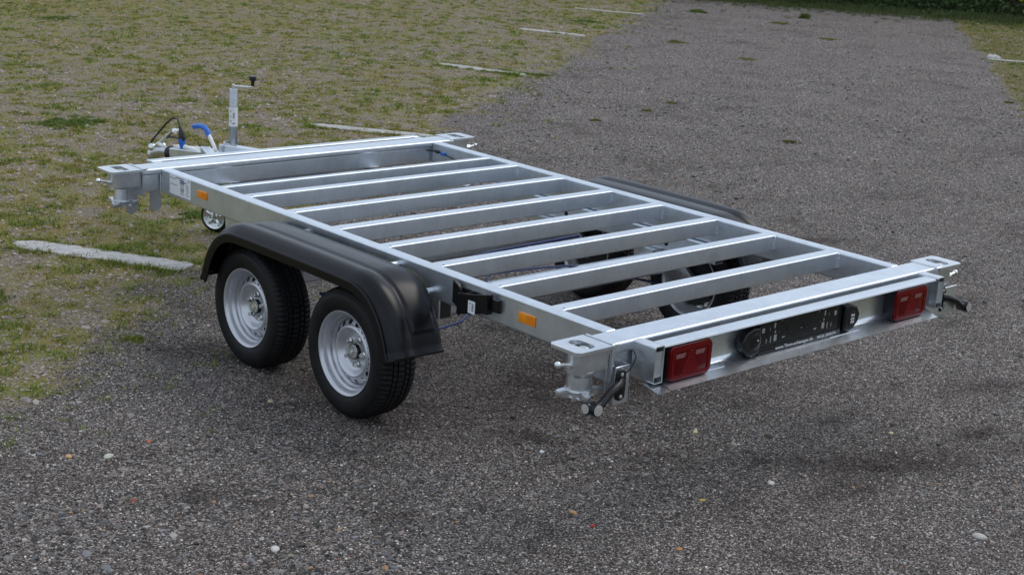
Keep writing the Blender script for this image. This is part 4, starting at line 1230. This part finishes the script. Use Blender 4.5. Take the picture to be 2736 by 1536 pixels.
def rim_mesh():
    mb = MB(); bm = mb.bm
    prof = [(0.010, 0.171), (0.004, 0.176), (-0.002, 0.1835), (-0.006, 0.1850), (-0.0085, 0.1835), (-0.0080, 0.1800), (-0.002, 0.1745), (0.004, 0.1705), (0.010, 0.1685), (0.020, 0.1670), (0.026, 0.1650), (0.030, 0.1585), (0.034, 0.1565), (0.042, 0.1560), (0.047, 0.1535), (0.052, 0.1470), (0.060, 0.1440), (0.072, 0.1425), (0.100, 0.1425), (0.125, 0.150), (0.135, 0.163), (0.158, 0.167), (0.168, 0.1740), (0.172, 0.183), (0.170, 0.185)]
    mb.lathe(prof, (0, 0, 0), (1, 0, 0), 96)
    # disc with sixteen ventilation holes
    n = 16; r0, r1 = 0.1165, 0.1410; N = 20
    def V(r, a): return bm.verts.new((disc_depth(r), r * math.cos(a), r * math.sin(a)))
    for k in range(n):
        a0 = 2 * PI * k / n; half = PI / n
        outer, inner = [], []
        rc = (r0 + r1) / 2
        for j in range(N):
            t = 2 * PI * j / N
            cu, cv = math.cos(t), math.sin(t); m_ = max(abs(cu), abs(cv))
            outer.append(V(rc + (r1 - r0) / 2 * cu / m_, a0 + half * cv / m_))
            inner.append(V(rc + 0.0108 * cu, a0 + 0.0142 / rc * cv))
        for j in range(N): bm.faces.new((outer[j], outer[(j + 1) % N], inner[(j + 1) % N], inner[j]))
    rr = [0.0335, 0.040, 0.048, 0.056, 0.064, 0.072, 0.080, 0.086, 0.092, 0.097, 0.102, 0.107, 0.112, 0.1165]
    mb.lathe([(disc_depth(r), r) for r in rr], (0, 0, 0), (1, 0, 0), 96)
    mb.lathe([(disc_depth(r), r) for r in (0.1410, 0.1418, 0.1425)], (0, 0, 0), (1, 0, 0), 96)
    bmesh.ops.remove_doubles(bm, verts=bm.verts[:], dist=0.0004)
    bmesh.ops.recalc_face_normals(bm, faces=bm.faces[:])
    me = bpy.data.meshes.new('rim'); bm.to_mesh(me); bm.free(); me.materials.append(M['paint']); me.shade_smooth()
    me.set_sharp_from_angle(angle=math.radians(50)); return me
TY, RI = tyre_mesh(), rim_mesh()
def part_mesh(fn, m):
    mb = MB(); fn(mb); bmesh.ops.recalc_face_normals(mb.bm, faces=mb.bm.faces[:])
    me = bpy.data.meshes.new('part'); mb.bm.to_mesh(me); mb.bm.free(); me.materials.append(m); me.shade_smooth(); me.set_sharp_from_angle(angle=math.radians(35)); return me
BOLT = part_mesh(lambda q: (q.lathe([(0, 0.014), (-0.003, 0.0135), (-0.006, 0.0105), (-0.006, 0.0105)], (0.058, 0, 0), (1, 0, 0), 16), q.lathe([(0, 0.0108), (-0.012, 0.0108), (-0.016, 0.008), (-0.016, 0)], (0.052, 0, 0), (1, 0, 0), 6)), M['zinc'])
CAP = part_mesh(lambda q: q.lathe([(0.062, 0.0325), (0.045, 0.0315), (0.043, 0.030), (0.043, 0.0265), (0.038, 0.0262), (0.035, 0.0245), (0.034, 0.0)], (0, 0, 0), (1, 0, 0), 32), M['zinc'])
CAPR = part_mesh(lambda q: q.lathe([(0.062, 0.0338), (0.0425, 0.0335), (0.0415, 0.0315), (0.043, 0.0300), (0.062, 0.0300)], (0, 0, 0), (1, 0, 0), 32), M['plastic2'])
def logo(q):
    for a, b in (((-0.014, -0.006), (-0.004, 0.009)), ((-0.004, 0.009), (0.001, -0.004)), ((0.001, -0.004), (0.008, 0.010)), ((0.008, 0.010), (0.013, -0.002))):
        c, s_ = math.cos(0.6), math.sin(0.6)
        R_ = lambda p: (0.0338, -(p[0] * c - p[1] * s_), p[0] * s_ + p[1] * c)
        q.tube([R_(a), R_(b)], 0.0011, 5)
LOGO = part_mesh(logo, M['white'])
DRUM = part_mesh(lambda q: q.lathe([(0.068, 0.0), (0.068, 0.118), (0.072, 0.122), (0.118, 0.122), (0.120, 0.130), (0.124, 0.130), (0.126, 0.0)], (0, 0, 0), (1, 0, 0), 40), M['drum'])
VALVE = part_mesh(lambda q: q.tube([(0.040, 0.0, 0.150), (0.030, 0.0, 0.146), (0.016, 0.0, 0.143)], 0.004, 8, radii=[0.006, 0.005, 0.0035]), M['brass'])
for sx, y, rot in ((-1, -0.368, 0.18), (-1, 0.4015, 1.1), (1, -0.368, 2.2), (1, 0.4015, 0.7)):
    w = empty('wheel', (sx * 1.177, y, G - 0.406)); w.parent = T_
    if sx > 0: w.rotation_euler = (0, 0, PI)
    w['label'] = {(-1, -0.368): 'near rear wheel under the left mudguard', (-1, 0.4015): 'front wheel under the left mudguard', (1, -0.368): 'rear wheel on the far side', (1, 0.4015): 'front wheel on the far side'}[(sx, y)]
    link_obj('tyre', TY, w)
    r_ = link_obj('rim', RI, w); r_.rotation_euler = (rot, 0, 0)
    d_ = link_obj('brake_drum', DRUM, w)
    for k in range(5):
        b = link_obj('wheel_bolt', BOLT, w); a = rot + 2 * PI * k / 5 + 0.5
        b.location = (0, 0.056 * math.cos(a), 0.056 * math.sin(a)); b.rotation_euler = (k * 0.7, 0, 0)
    link_obj('hub_cap', CAP, w); link_obj('hub_ring', CAPR, w); lg = link_obj('hub_emblem', LOGO, w)
    vv_ = link_obj('valve', VALVE, w); vv_.rotation_euler = ({-0.368: 0.47, 0.4015: 2.0}[y], 0, 0)

# --- axles, swing arms and the longitudinal mounting profiles
for sx in (-1, 1):
    mb = MB()
    a, b = sorted((sx * 0.845, sx * 0.915))
    mb.box(a, b, -0.660, 1.02, -0.225, -0.1315, 0.006, 3)
    o = mb.build('axle_mount_profile', M['galv'], T_, wn=True)
    mb = MB(); mb.box(a + 0.006, b - 0.006, -0.6612, -0.6603, -0.219, -0.140)
    mb.build('open_end', M['void'], o)
    for y in (0.40, -0.335):
        mb = MB(); mb.lathe([(0, 0), (0, 0.013), (0.0015, 0.013), (0.0015, 0)], (sx * 0.8449, y, -0.185), (-sx, 0, 0), 16)
        mb.build('access_hole', M['void'], o)
for y in (0.548, -0.222):
    mb = MB()
    c, h, k = 0.050, 0.050, 0.014
    oct_ = [(y - c + k, -0.322 - h), (y + c - k, -0.322 - h), (y + c, -0.322 - h + k), (y + c, -0.322 + h - k), (y + c - k, -0.322 + h), (y - c + k, -0.322 + h), (y - c, -0.322 + h - k), (y - c, -0.322 - h + k)]
    mb.prism(oct_, 'x', -0.985, 0.985)
    ax = mb.build('axle_tube', M['galv'], T_)
    for sx in (-1, 1):
        mb = MB()
        mb.prism([(y - 0.06, -0.27), (y + 0.06, -0.27), (y + 0.06, -0.37), (y - 0.10, -0.44), (y - 0.185, -0.445), (y - 0.19, -0.375)], 'x', *sorted((sx * 0.986, sx * 1.022)), 0.006, 2)
        mb.lathe([(0, 0.0), (0, 0.03), (0.06, 0.03), (0.06, 0.0)], (sx * 1.02, y - 0.148, -0.406), (sx, 0, 0), 16)
        mb.build('swing_arm', M['cast'], ax, angle=30)
        mb = MB(); mb.prism([(y - 0.07, -0.226), (y + 0.07, -0.226), (y + 0.055, -0.330), (y - 0.055, -0.330)], 'x', *sorted((sx * 0.80, sx * 0.812)), 0.002, 1)
        mb.prism([(y - 0.07, -0.226), (y + 0.07, -0.226), (y + 0.055, -0.330), (y - 0.055, -0.330)], 'x', *sorted((sx * 0.925, sx * 0.935)), 0.002, 1)
        mb.box(*sorted((sx * 0.80, sx * 0.935)), y - 0.07, y + 0.07, -0.2262, -0.2205 - 0.0065)
        mb.build('axle_bracket', M['galv_end'], ax)
        mb = MB()
        mb.tube([(sx * 0.80, y - 0.09, -0.255), (sx * 0.80, y - 0.09, -0.235)], 0.011, 8)
        mb.build('bolt', M['zinc'], ax)

# --- blue brake hose and black wiring under the frame
mb = MB()
mb.tube([(-0.95, -0.30, -0.26), (-0.62, -0.20, -0.205), (-0.33, -0.20, -0.228), (-0.06, -0.20, -0.237), (0.12, -0.20, -0.246), (0.284, -0.20, -0.261), (0.52, -0.20, -0.315), (0.77, -0.20, -0.392), (0.97, -0.20, -0.447)], 0.0065, 8)
mb.build('brake_hose', M['hose'], T_)
mb = MB(); mb.tube([(-0.19, -0.16, -0.25), (-0.22, -0.20, -0.228), (-0.27, -0.23, -0.228), (-0.40, -0.35, -0.29), (-0.60, -0.44, -0.34), (-0.88, -0.62, -0.28)], 0.006, 8)
mb.build('brake_hose', M['hose'], T_)
mb = MB(); mb.tube([(-1.04, 0.02, -0.262), (-0.98, -0.0, -0.27), (-0.85, 0.0, -0.27), (-0.6, 0.02, -0.24), (0.0, 0.05, -0.21), (0.6, 0.05, -0.20)], 0.0075, 8)
mb.build('brake_hose', M['hose'], T_)
mb = MB(); mb.tube([(0.66, 1.70, -0.03), (0.80, 1.66, -0.048), (0.868, 1.60, -0.052), (0.870, 1.553, -0.050), (0.870, 1.50, -0.054), (0.870, 1.44, -0.062), (0.870, 1.385, -0.070), (0.870, 1.30, -0.078)], 0.0035, 8)
cb_ = mb.build('wiring_cable', M['cable'], T_)
mb = MB(); mb.tube([(0.8695, 1.570, -0.048), (0.8695, 1.542, -0.051)], 0.009, 10); mb.build('cable_plug', M['cable'], cb_)
mb = MB(); mb.box(0.860, 0.874, 1.478, 1.510, -0.062, -0.046, 0.002, 2); mb.build('blue_connector', M['blue'], cb_)

# --- drawbar: two converging arms and the overrun device
for sx in (-1, 1):
    mb = MB()
    a = Vector((sx * 0.70, 1.05, -0.185)); b = Vector((sx * 0.075, 2.62, -0.178))
    d = (b - a); L = d.length
    m = Matrix.Translation(a) @ d.to_track_quat('Y', 'Z').to_matrix().to_4x4()
    mb.box(-0.030, 0.030, 0, L, -0.055, 0.050, 0.006, 3, mat=m)
    da = mb.build('drawbar_arm', M['galv'], T_, wn=True)
    mb = MB()
    for k in (0.52, 0.57, 0.62):
        p = m @ Vector((-0.031, L * k, 0.015)); 
        mb.ball(p, 0.011, 2)
    mb.build('bolt', M['zinc'], da)
# short plate tying the arms under the front beam
mb = MB(); mb.box(-0.42, 0.42, 1.90, 1.96, -0.215, -0.125, 0.004, 2)
mb.build('drawbar_clamp', M['galv'], T_, wn=True)
BX = lambda y: -0.150 - (y - 2.45) * 0.115          # the tongue drops slightly to the front
mb = MB()
m = Matrix.Translation((0, 2.45, -0.150)) @ Matrix.Rotation(-math.atan(0.115), 4, 'X')
mb.box(-0.052, 0.052, 0, 0.66, -0.085, 0.0, 0.008, 3, mat=m)
ob = mb.build('overrun_housing', M['galv'], T_, wn=True)
mb = MB(); mb.box(-0.035, 0.038, 0.36, 0.60, 0.0005, 0.009, 0.003, 2, mat=m); mb.box(-0.02, 0.02, 0.2, 0.66, 0.0, 0.016, 0.003, 2, mat=m)
mb.build('top_plate', M['whitepl'], ob)
mb = MB()
for u, v in ((0.0, 0.40), (0.0, 0.57)): 
    mb.lathe([(0, 0), (0, 0.011), (0.007, 0.010), (0.007, 0)], m @ Vector((u, v, 0.0155)), (0, 0, 1), 8)
mb.build('bolt', M['zinc'], ob)
mb = MB()      # bellows
pf = []
for k in range(11): pf.append((k * 0.009, 0.044 if k % 2 else 0.035))
mb.lathe([(0, 0)] + pf + [(0.09, 0)], m @ Vector((0, 0.655, -0.040)), m.to_3x3() @ Vector((0, 1, 0)), 20)
mb.build('bellows', M['cable'], ob)
# coupling head
mb = MB(); mm = m
mb.tube([mm @ Vector(p) for p in ((0, 0.70, -0.038), (0, 0.80, -0.036), (0, 0.87, -0.040), (0, 0.93, -0.055))], 0.03, 14, radii=[0.030, 0.036, 0.034, 0.040])
mb.ball(mm @ Vector((0, 0.955, -0.065)), 0.046, 3, (0.9, 1.15, 0.95))
ch = mb.build('coupling_head', M['cast'], ob)
mb = MB(); mb.tube([mm @ Vector(p) for p in ((0, 0.93, -0.02), (0, 0.88, 0.005), (0, 0.80, 0.045), (0, 0.70, 0.095), (0, 0.655, 0.105))], 0.012, 8, radii=[0.020, 0.018, 0.009, 0.012, 0.017])
mb.tube([mm @ Vector(p) for p in ((-0.025, 0.66, 0.104), (0.025, 0.66, 0.104))], 0.013, 8)
mb.ball(mm @ Vector((0, 0.84, 0.0)), 0.030, 2, (0.8, 1.3, 0.9)); mb.ball(mm @ Vector((-0.02, 0.93, -0.015)), 0.028, 2)
mb.build('coupling_handle', M['zinc'], ob)
# plug with its blue cap, cable loop
mb = MB(); pl = [Vector((-0.03, 2.972, -0.214)), Vector((-0.03, 2.978, -0.165)), Vector((-0.03, 2.980, -0.148))]
mb.tube(pl, 0.02, 14, radii=[0.012, 0.022, 0.022])
mb.tube([(-0.03, 2.979, -0.163), (-0.03, 2.9795, -0.157)], 0.025, 14)
pg = mb.build('blue_parking_socket', M['blue'], T_)
mb = MB(); mb.tube([(-0.03, 2.980, -0.148), (-0.03, 2.984, -0.118), (-0.03, 2.990, -0.095), (-0.03, 3.000, -0.072)], 0.02, 14, radii=[0.020, 0.020, 0.014, 0.008]); mb.tube([(-0.03, 2.96, -0.150), (-0.03, 2.935, -0.130)], 0.010, 8)
mb.build('cable_plug', M['cable'], pg)
mb = MB()
ctl = [(-0.03, 2.995, -0.082), (-0.025, 3.025, -0.050), (-0.01, 3.08, -0.032), (0, 3.15, -0.050), (0, 3.23, -0.095), (0, 3.32, -0.165), (0, 3.40, -0.225), (0, 3.425, -0.262), (0, 3.395, -0.270), (0, 3.33, -0.240), (0, 3.24, -0.190), (0, 3.15, -0.168), (-0.01, 3.06, -0.160), (-0.02, 3.0, -0.160)]
def smooth(c, n=6):
    P = [Vector(p) for p in c]; E = [2 * P[0] - P[1]] + P + [2 * P[-1] - P[-2]]; o = []
    for i in range(1, len(E) - 2):
        for k in range(n):
            t = k / n; a, b, c_, d = E[i - 1:i + 3]
            o.append(0.5 * ((2 * b) + (c_ - a) * t + (2 * a - 5 * b + 4 * c_ - d) * t * t + (3 * b - a - 3 * c_ + d) * t ** 3))
    return o + [P[-1]]
mb.tube(smooth(ctl), 0.0068, 8)
mb.build('cable_loop', M['cable'], pg)
# handbrake lever
mb = MB(); mb.tube(smooth([(0.03, 2.620, -0.225), (0.03, 2.655, -0.190), (0.03, 2.745, -0.098), (0.03, 2.770, -0.078)]), 0.0115, 12)
hb = mb.build('handbrake_lever', M['whitepl'], T_)
mb = MB(); mb.tube(smooth([(0.03, 2.755, -0.096), (0.03, 2.772, -0.072), (0.03, 2.795, -0.056), (0.03, 2.83, -0.050), (0.03, 2.88, -0.055), (0.03, 2.93, -0.066)]), 0.0165, 14)
mb.build('blue_grip', M['blue'], hb)
mb = MB(); mb.tube([(-0.035, 2.93, -0.190), (-0.035, 2.80, -0.192), (-0.035, 2.66, -0.195)], 0.015, 12)
mb.build('gas_strut', M['whitepl'], hb)
mb = MB(); mb.box(0.005, 0.05, 2.55, 2.70, -0.23, -0.175, 0.006, 2); mb.build('lever_bracket', M['zinc'], hb)
mb = MB(); mb.tube([(0.0, 2.735, -0.178), (0.0, 2.735, -0.165)], 0.010, 10); mb.build('red_cap', M['redcap'], hb)
mb = MB(); mb.tube([(0.0, 2.80, -0.175), (0.0, 2.735, -0.180), (0.01, 2.66, -0.20)], 0.004, 8); mb.build('brake_rod', M['cable'], hb)

# --- jockey wheel jack
JX, JY = 0.120, 2.620
mb = MB()
mb.lathe([(0, 0.0), (0, 0.0255), (0.002, 0.0262), (0.395, 0.0262), (0.400, 0.024), (0.400, 0.0)], (JX, JY, -0.190), (0, 0, 1), 32)
jk = mb.build('jockey_jack', M['tube'], T_)
mb = MB(); mb.lathe([(0, 0.0), (0, 0.0225), (0.26, 0.0225), (0.26, 0)], (JX, JY, -0.45), (0, 0, 1), 24); mb.build('inner_tube', M['zinc'], jk)
mb = MB(); mb.lathe([(0, 0.0), (0, 0.011), (0.028, 0.011), (0.030, 0.007), (0.030, 0)], (JX, JY, 0.210), (0, 0, 1), 12); mb.build('spindle_head', M['zinc'], jk)
cd = Vector((0.70, -0.71, 0)).normalized()
mb = MB(); mb.tube([Vector((JX, JY, 0.229)), Vector((JX, JY, 0.229)) + cd * 0.118], 0.0055, 8)
mb.tube([Vector((JX, JY, 0.227)) + cd * 0.116, Vector((JX, JY, 0.245)) + cd * 0.116], 0.005, 8)
mb.build('crank_handle', M['zinc'], jk)
kp = Vector((JX, JY, 0.236)) + cd * 0.118
mb = MB(); mb.lathe([(0, 0.0), (0, 0.0095), (0.026, 0.0105), (0.034, 0.018), (0.040, 0.0225), (0.056, 0.0225), (0.061, 0.020), (0.061, 0)], kp, (0, 0, 1), 18); mb.build('crank_knob', M['plastic2'], jk)
# sticker round the tube, open at the back
mb = MB(); bm = mb.bm; A, B = [], []
for k in range(20):
    a = math.radians(232 - 105 + 210 * k / 19)
    for L_, z in ((A, -0.018), (B, 0.100)): L_.append(bm.verts.new((JX + 0.0268 * math.cos(a), JY + 0.0268 * math.sin(a), z)))
for k in range(19): bm.faces.new((A[k], A[k + 1], B[k + 1], B[k]))
st = mb.build('jack_sticker', M['white'], jk)
mb = MB(); r_ = np.random.default_rng(9)
def patch(a0, a1, z0, z1):
    bm = mb.bm; n_ = 4
    P_ = [[bm.verts.new((JX + 0.0273 * math.cos(math.radians(a0 + (a1 - a0) * k / n_)), JY + 0.0273 * math.sin(math.radians(a0 + (a1 - a0) * k / n_)), z)) for k in range(n_ + 1)] for z in (z0, z1)]
    for k in range(n_): bm.faces.new((P_[0][k], P_[0][k + 1], P_[1][k + 1], P_[1][k]))
for k in range(5): patch(232, 256, 0.062 - k * 0.007, 0.066 - k * 0.007)
patch(198, 206, 0.070, 0.080); patch(196, 210, 0.040, 0.046); patch(200, 212, 0.010, 0.020); patch(222, 268, -0.000, 0.005); patch(215, 225, 0.078, 0.081)
mb.build('small_print', M['ink'], st)
# clamp
mb = MB(); bm = mb.bm
def arcwall(r0, r1, a0, a1, z0, z1, c=(JX, JY)):
    n_ = 16; R_ = []
    for k in range(n_ + 1):
        a = math.radians(a0 + (a1 - a0) * k / n_)
        R_.append([bm.verts.new((c[0] + r * math.cos(a), c[1] + r * math.sin(a), z)) for r, z in ((r0, z0), (r1, z0), (r1, z1), (r0, z1))])
    for A, B in zip(R_, R_[1:]):
        for k in range(4): bm.faces.new((A[k], A[(k + 1) % 4], B[(k + 1) % 4], B[k]))
    bm.faces.new(R_[0]); bm.faces.new(R_[-1][::-1])
arcwall(0.027, 0.036, 120, 330, -0.20, -0.150)
arcwall(0.053, 0.060, 25, 215, -0.215, -0.118)
mb.box(JX - 0.10, JX - 0.03, JY - 0.006, JY + 0.004, -0.215, -0.125, 0.003, 2)
cl_ = mb.build('jack_clamp', M['galv_end'], jk)
mb = MB(); mb.tube([(JX - 0.055, JY - 0.035, -0.150), (JX - 0.02, JY - 0.045, -0.150)], 0.010, 10); mb.tube([(JX - 0.0375, JY - 0.04, -0.185), (JX - 0.0375, JY - 0.04, -0.150)], 0.006, 8)
mb.build('clamp_screw', M['zinc'], cl_)
# castor wheel and fork
fx = Vector((-0.72, 0.69, 0)); WC = Vector((0.045, 2.690, -0.591))
side = Vector((0.985, 0.17, 0)).normalized()
sd_ = Vector((-0.90, -0.43, 0)).normalized()          # wheel axis, outer face turned to the camera
mb = MB(); R0 = 0.1005
mb.lathe([(-0.024, 0.072), (-0.026, 0.080), (-0.026, 0.090), (-0.021, 0.0975), (-0.012, R0), (0.012, R0), (0.021, 0.0975), (0.026, 0.090), (0.026, 0.080), (0.024, 0.072)], WC, sd_, 40)
jt = mb.build('jockey_tyre', M['rubber'], jk)
mb = MB(); mb.lathe([(0.024, 0.0735), (0.027, 0.0785), (0.0285, 0.077), (0.024, 0.070), (0.014, 0.064), (0.006, 0.050), (0.010, 0.030), (0.014, 0.026), (0.022, 0.020), (0.028, 0.012), (0.028, 0.0)], WC, sd_, 40)
mb.lathe([(-0.024, 0.0735), (-0.027, 0.078), (-0.014, 0.064), (-0.006, 0.050), (-0.010, 0.030), (-0.024, 0.018), (-0.028, 0.0)], WC, sd_, 40)
mb.build('jockey_rim', M['zinc'], jk)
mb = MB(); u_ = sd_.cross(Vector((0, 0, 1))).normalized()
for k in range(5):
    a = 2 * PI * k / 5 + 0.4; d_ = u_ * math.cos(a) + Vector((0, 0, 1)) * math.sin(a)
    mb.tube([WC + sd_ * 0.012 + d_ * 0.022, WC + sd_ * 0.015 + d_ * 0.045, WC + sd_ * 0.013 + d_ * 0.064], 0.008, 8, radii=[0.008, 0.011, 0.009])
mb.build('rim_rib', M['zinc'], jk)
mb = MB(); top_ = Vector((JX, JY, -0.44))
for q in (-1, 1):
    e = WC + sd_ * (0.034 * q)
    mb.tube([e, e + Vector((0, 0, 0.05)) + (top_ - WC).normalized() * 0.02, top_ + sd_ * (0.034 * q)], 0.010, 8, radii=[0.016, 0.014, 0.018])
mb.tube([top_ + sd_ * 0.04, top_ - sd_ * 0.04], 0.020, 10)
mb.tube([WC + sd_ * 0.044, WC - sd_ * 0.044], 0.010, 6)
mb.build('fork', M['zinc'], jk)

# ------------------------------------------------------------------ wheel chock standing in its holder
CK = empty('wheel_chock', (-0.97, -0.92, G - 0.150))
tag(CK, 'black plastic wheel chock with barcode label, clipped to the left side rail behind the mudguard', 'wheel chock')
def ck(o, name, mat, **k):
    q = o.build(name, mat, CK, **k); q.location = (0.97, 0.92, 0.150); return q
mb = MB()
# profile seen from the side (y towards the front, z up): steep curved face to the front
front = []
for k in range(9):
    t = k / 8
    front.append((-0.842 + 0.016 * math.sin(PI * t), -0.140 + 0.088 * t))
mb.prism([(-1.028, -0.095), (-1.008, -0.092), (-0.872, -0.129), (-0.852, -0.144), (-0.853, -0.052), (-1.026, -0.012)], 'x', -0.9795, -0.972, 0.002, 2)
mb.prism([(-0.850, -0.052), (-0.842, -0.140), (-0.838, -0.132), (-0.845, -0.047)], 'x', -0.974, -0.948)
mb.box(-0.974, -0.949, -1.028, -1.022, -0.094, -0.014)
ck(mb, 'body', M['plastic2'], wn=True)
mb = MB()
# curved face that meets the tyre, sweeping up to the front
bm = mb.bm; R_ = []
for k in range(13):
    t = k / 12; a = t * PI / 2
    R_.append((-0.848 + 0.046 * t, -0.045 - 0.050 * math.sin(a * 1.1) * (1 - t) ** 1.0 + 0.028 * t))
for (x0_, x1_) in ((-0.9795, -0.949),):
    low = [(-0.842, -0.118)] + [(-0.842 + 0.042 * k / 6, -0.118 + 0.014 * k / 6) for k in range(1, 7)]
    mb.prism([(-0.799, -0.008), (-0.799, -0.100)] + [(-0.825, -0.106), (-0.842, -0.125), (-0.852, -0.060), (-0.848, -0.036), (-0.832, -0.020)], 'x', -0.966, -0.949, 0.003, 2)
ck(mb, 'curved_face', M['plastic2'], wn=True)
for a, b in (((-0.850, -0.050), (-1.026, -0.024)), ((-0.850, -0.058), (-0.93, -0.026)), ((-0.86, -0.046), (-1.02, -0.045))):
    mb = MB(); mb.tube([(-0.966, a[0], a[1]), (-0.956, b[0], b[1])], 0.003, 6); ck(mb, 'rib', M['plastic2'])
mb = MB(); mb.box(-0.9804, -0.9794, -0.958, -0.916, -0.112, -0.060)
lb = ck(mb, 'barcode_label', M['white'], smooth=False)
mb = MB(); r_ = np.random.default_rng(5)
z = -0.070
while z > -0.102:
    h_ = r_.choice([0.0008, 0.0014, 0.0022]); mb.box(-0.9809, -0.9803, -0.950, -0.938, z - h_, z); z -= h_ + r_.choice([0.0010, 0.0016])
mb.box(-0.9809, -0.9803, -0.932, -0.926, -0.074, -0.068)
for z in (-0.080, -0.086, -0.092, -0.098): mb.box(-0.9809, -0.9803, -0.930, -0.9275, z - 0.003, z)
q = mb.build('barcode', M['ink'], lb, smooth=False)
del T_['frame_origin']
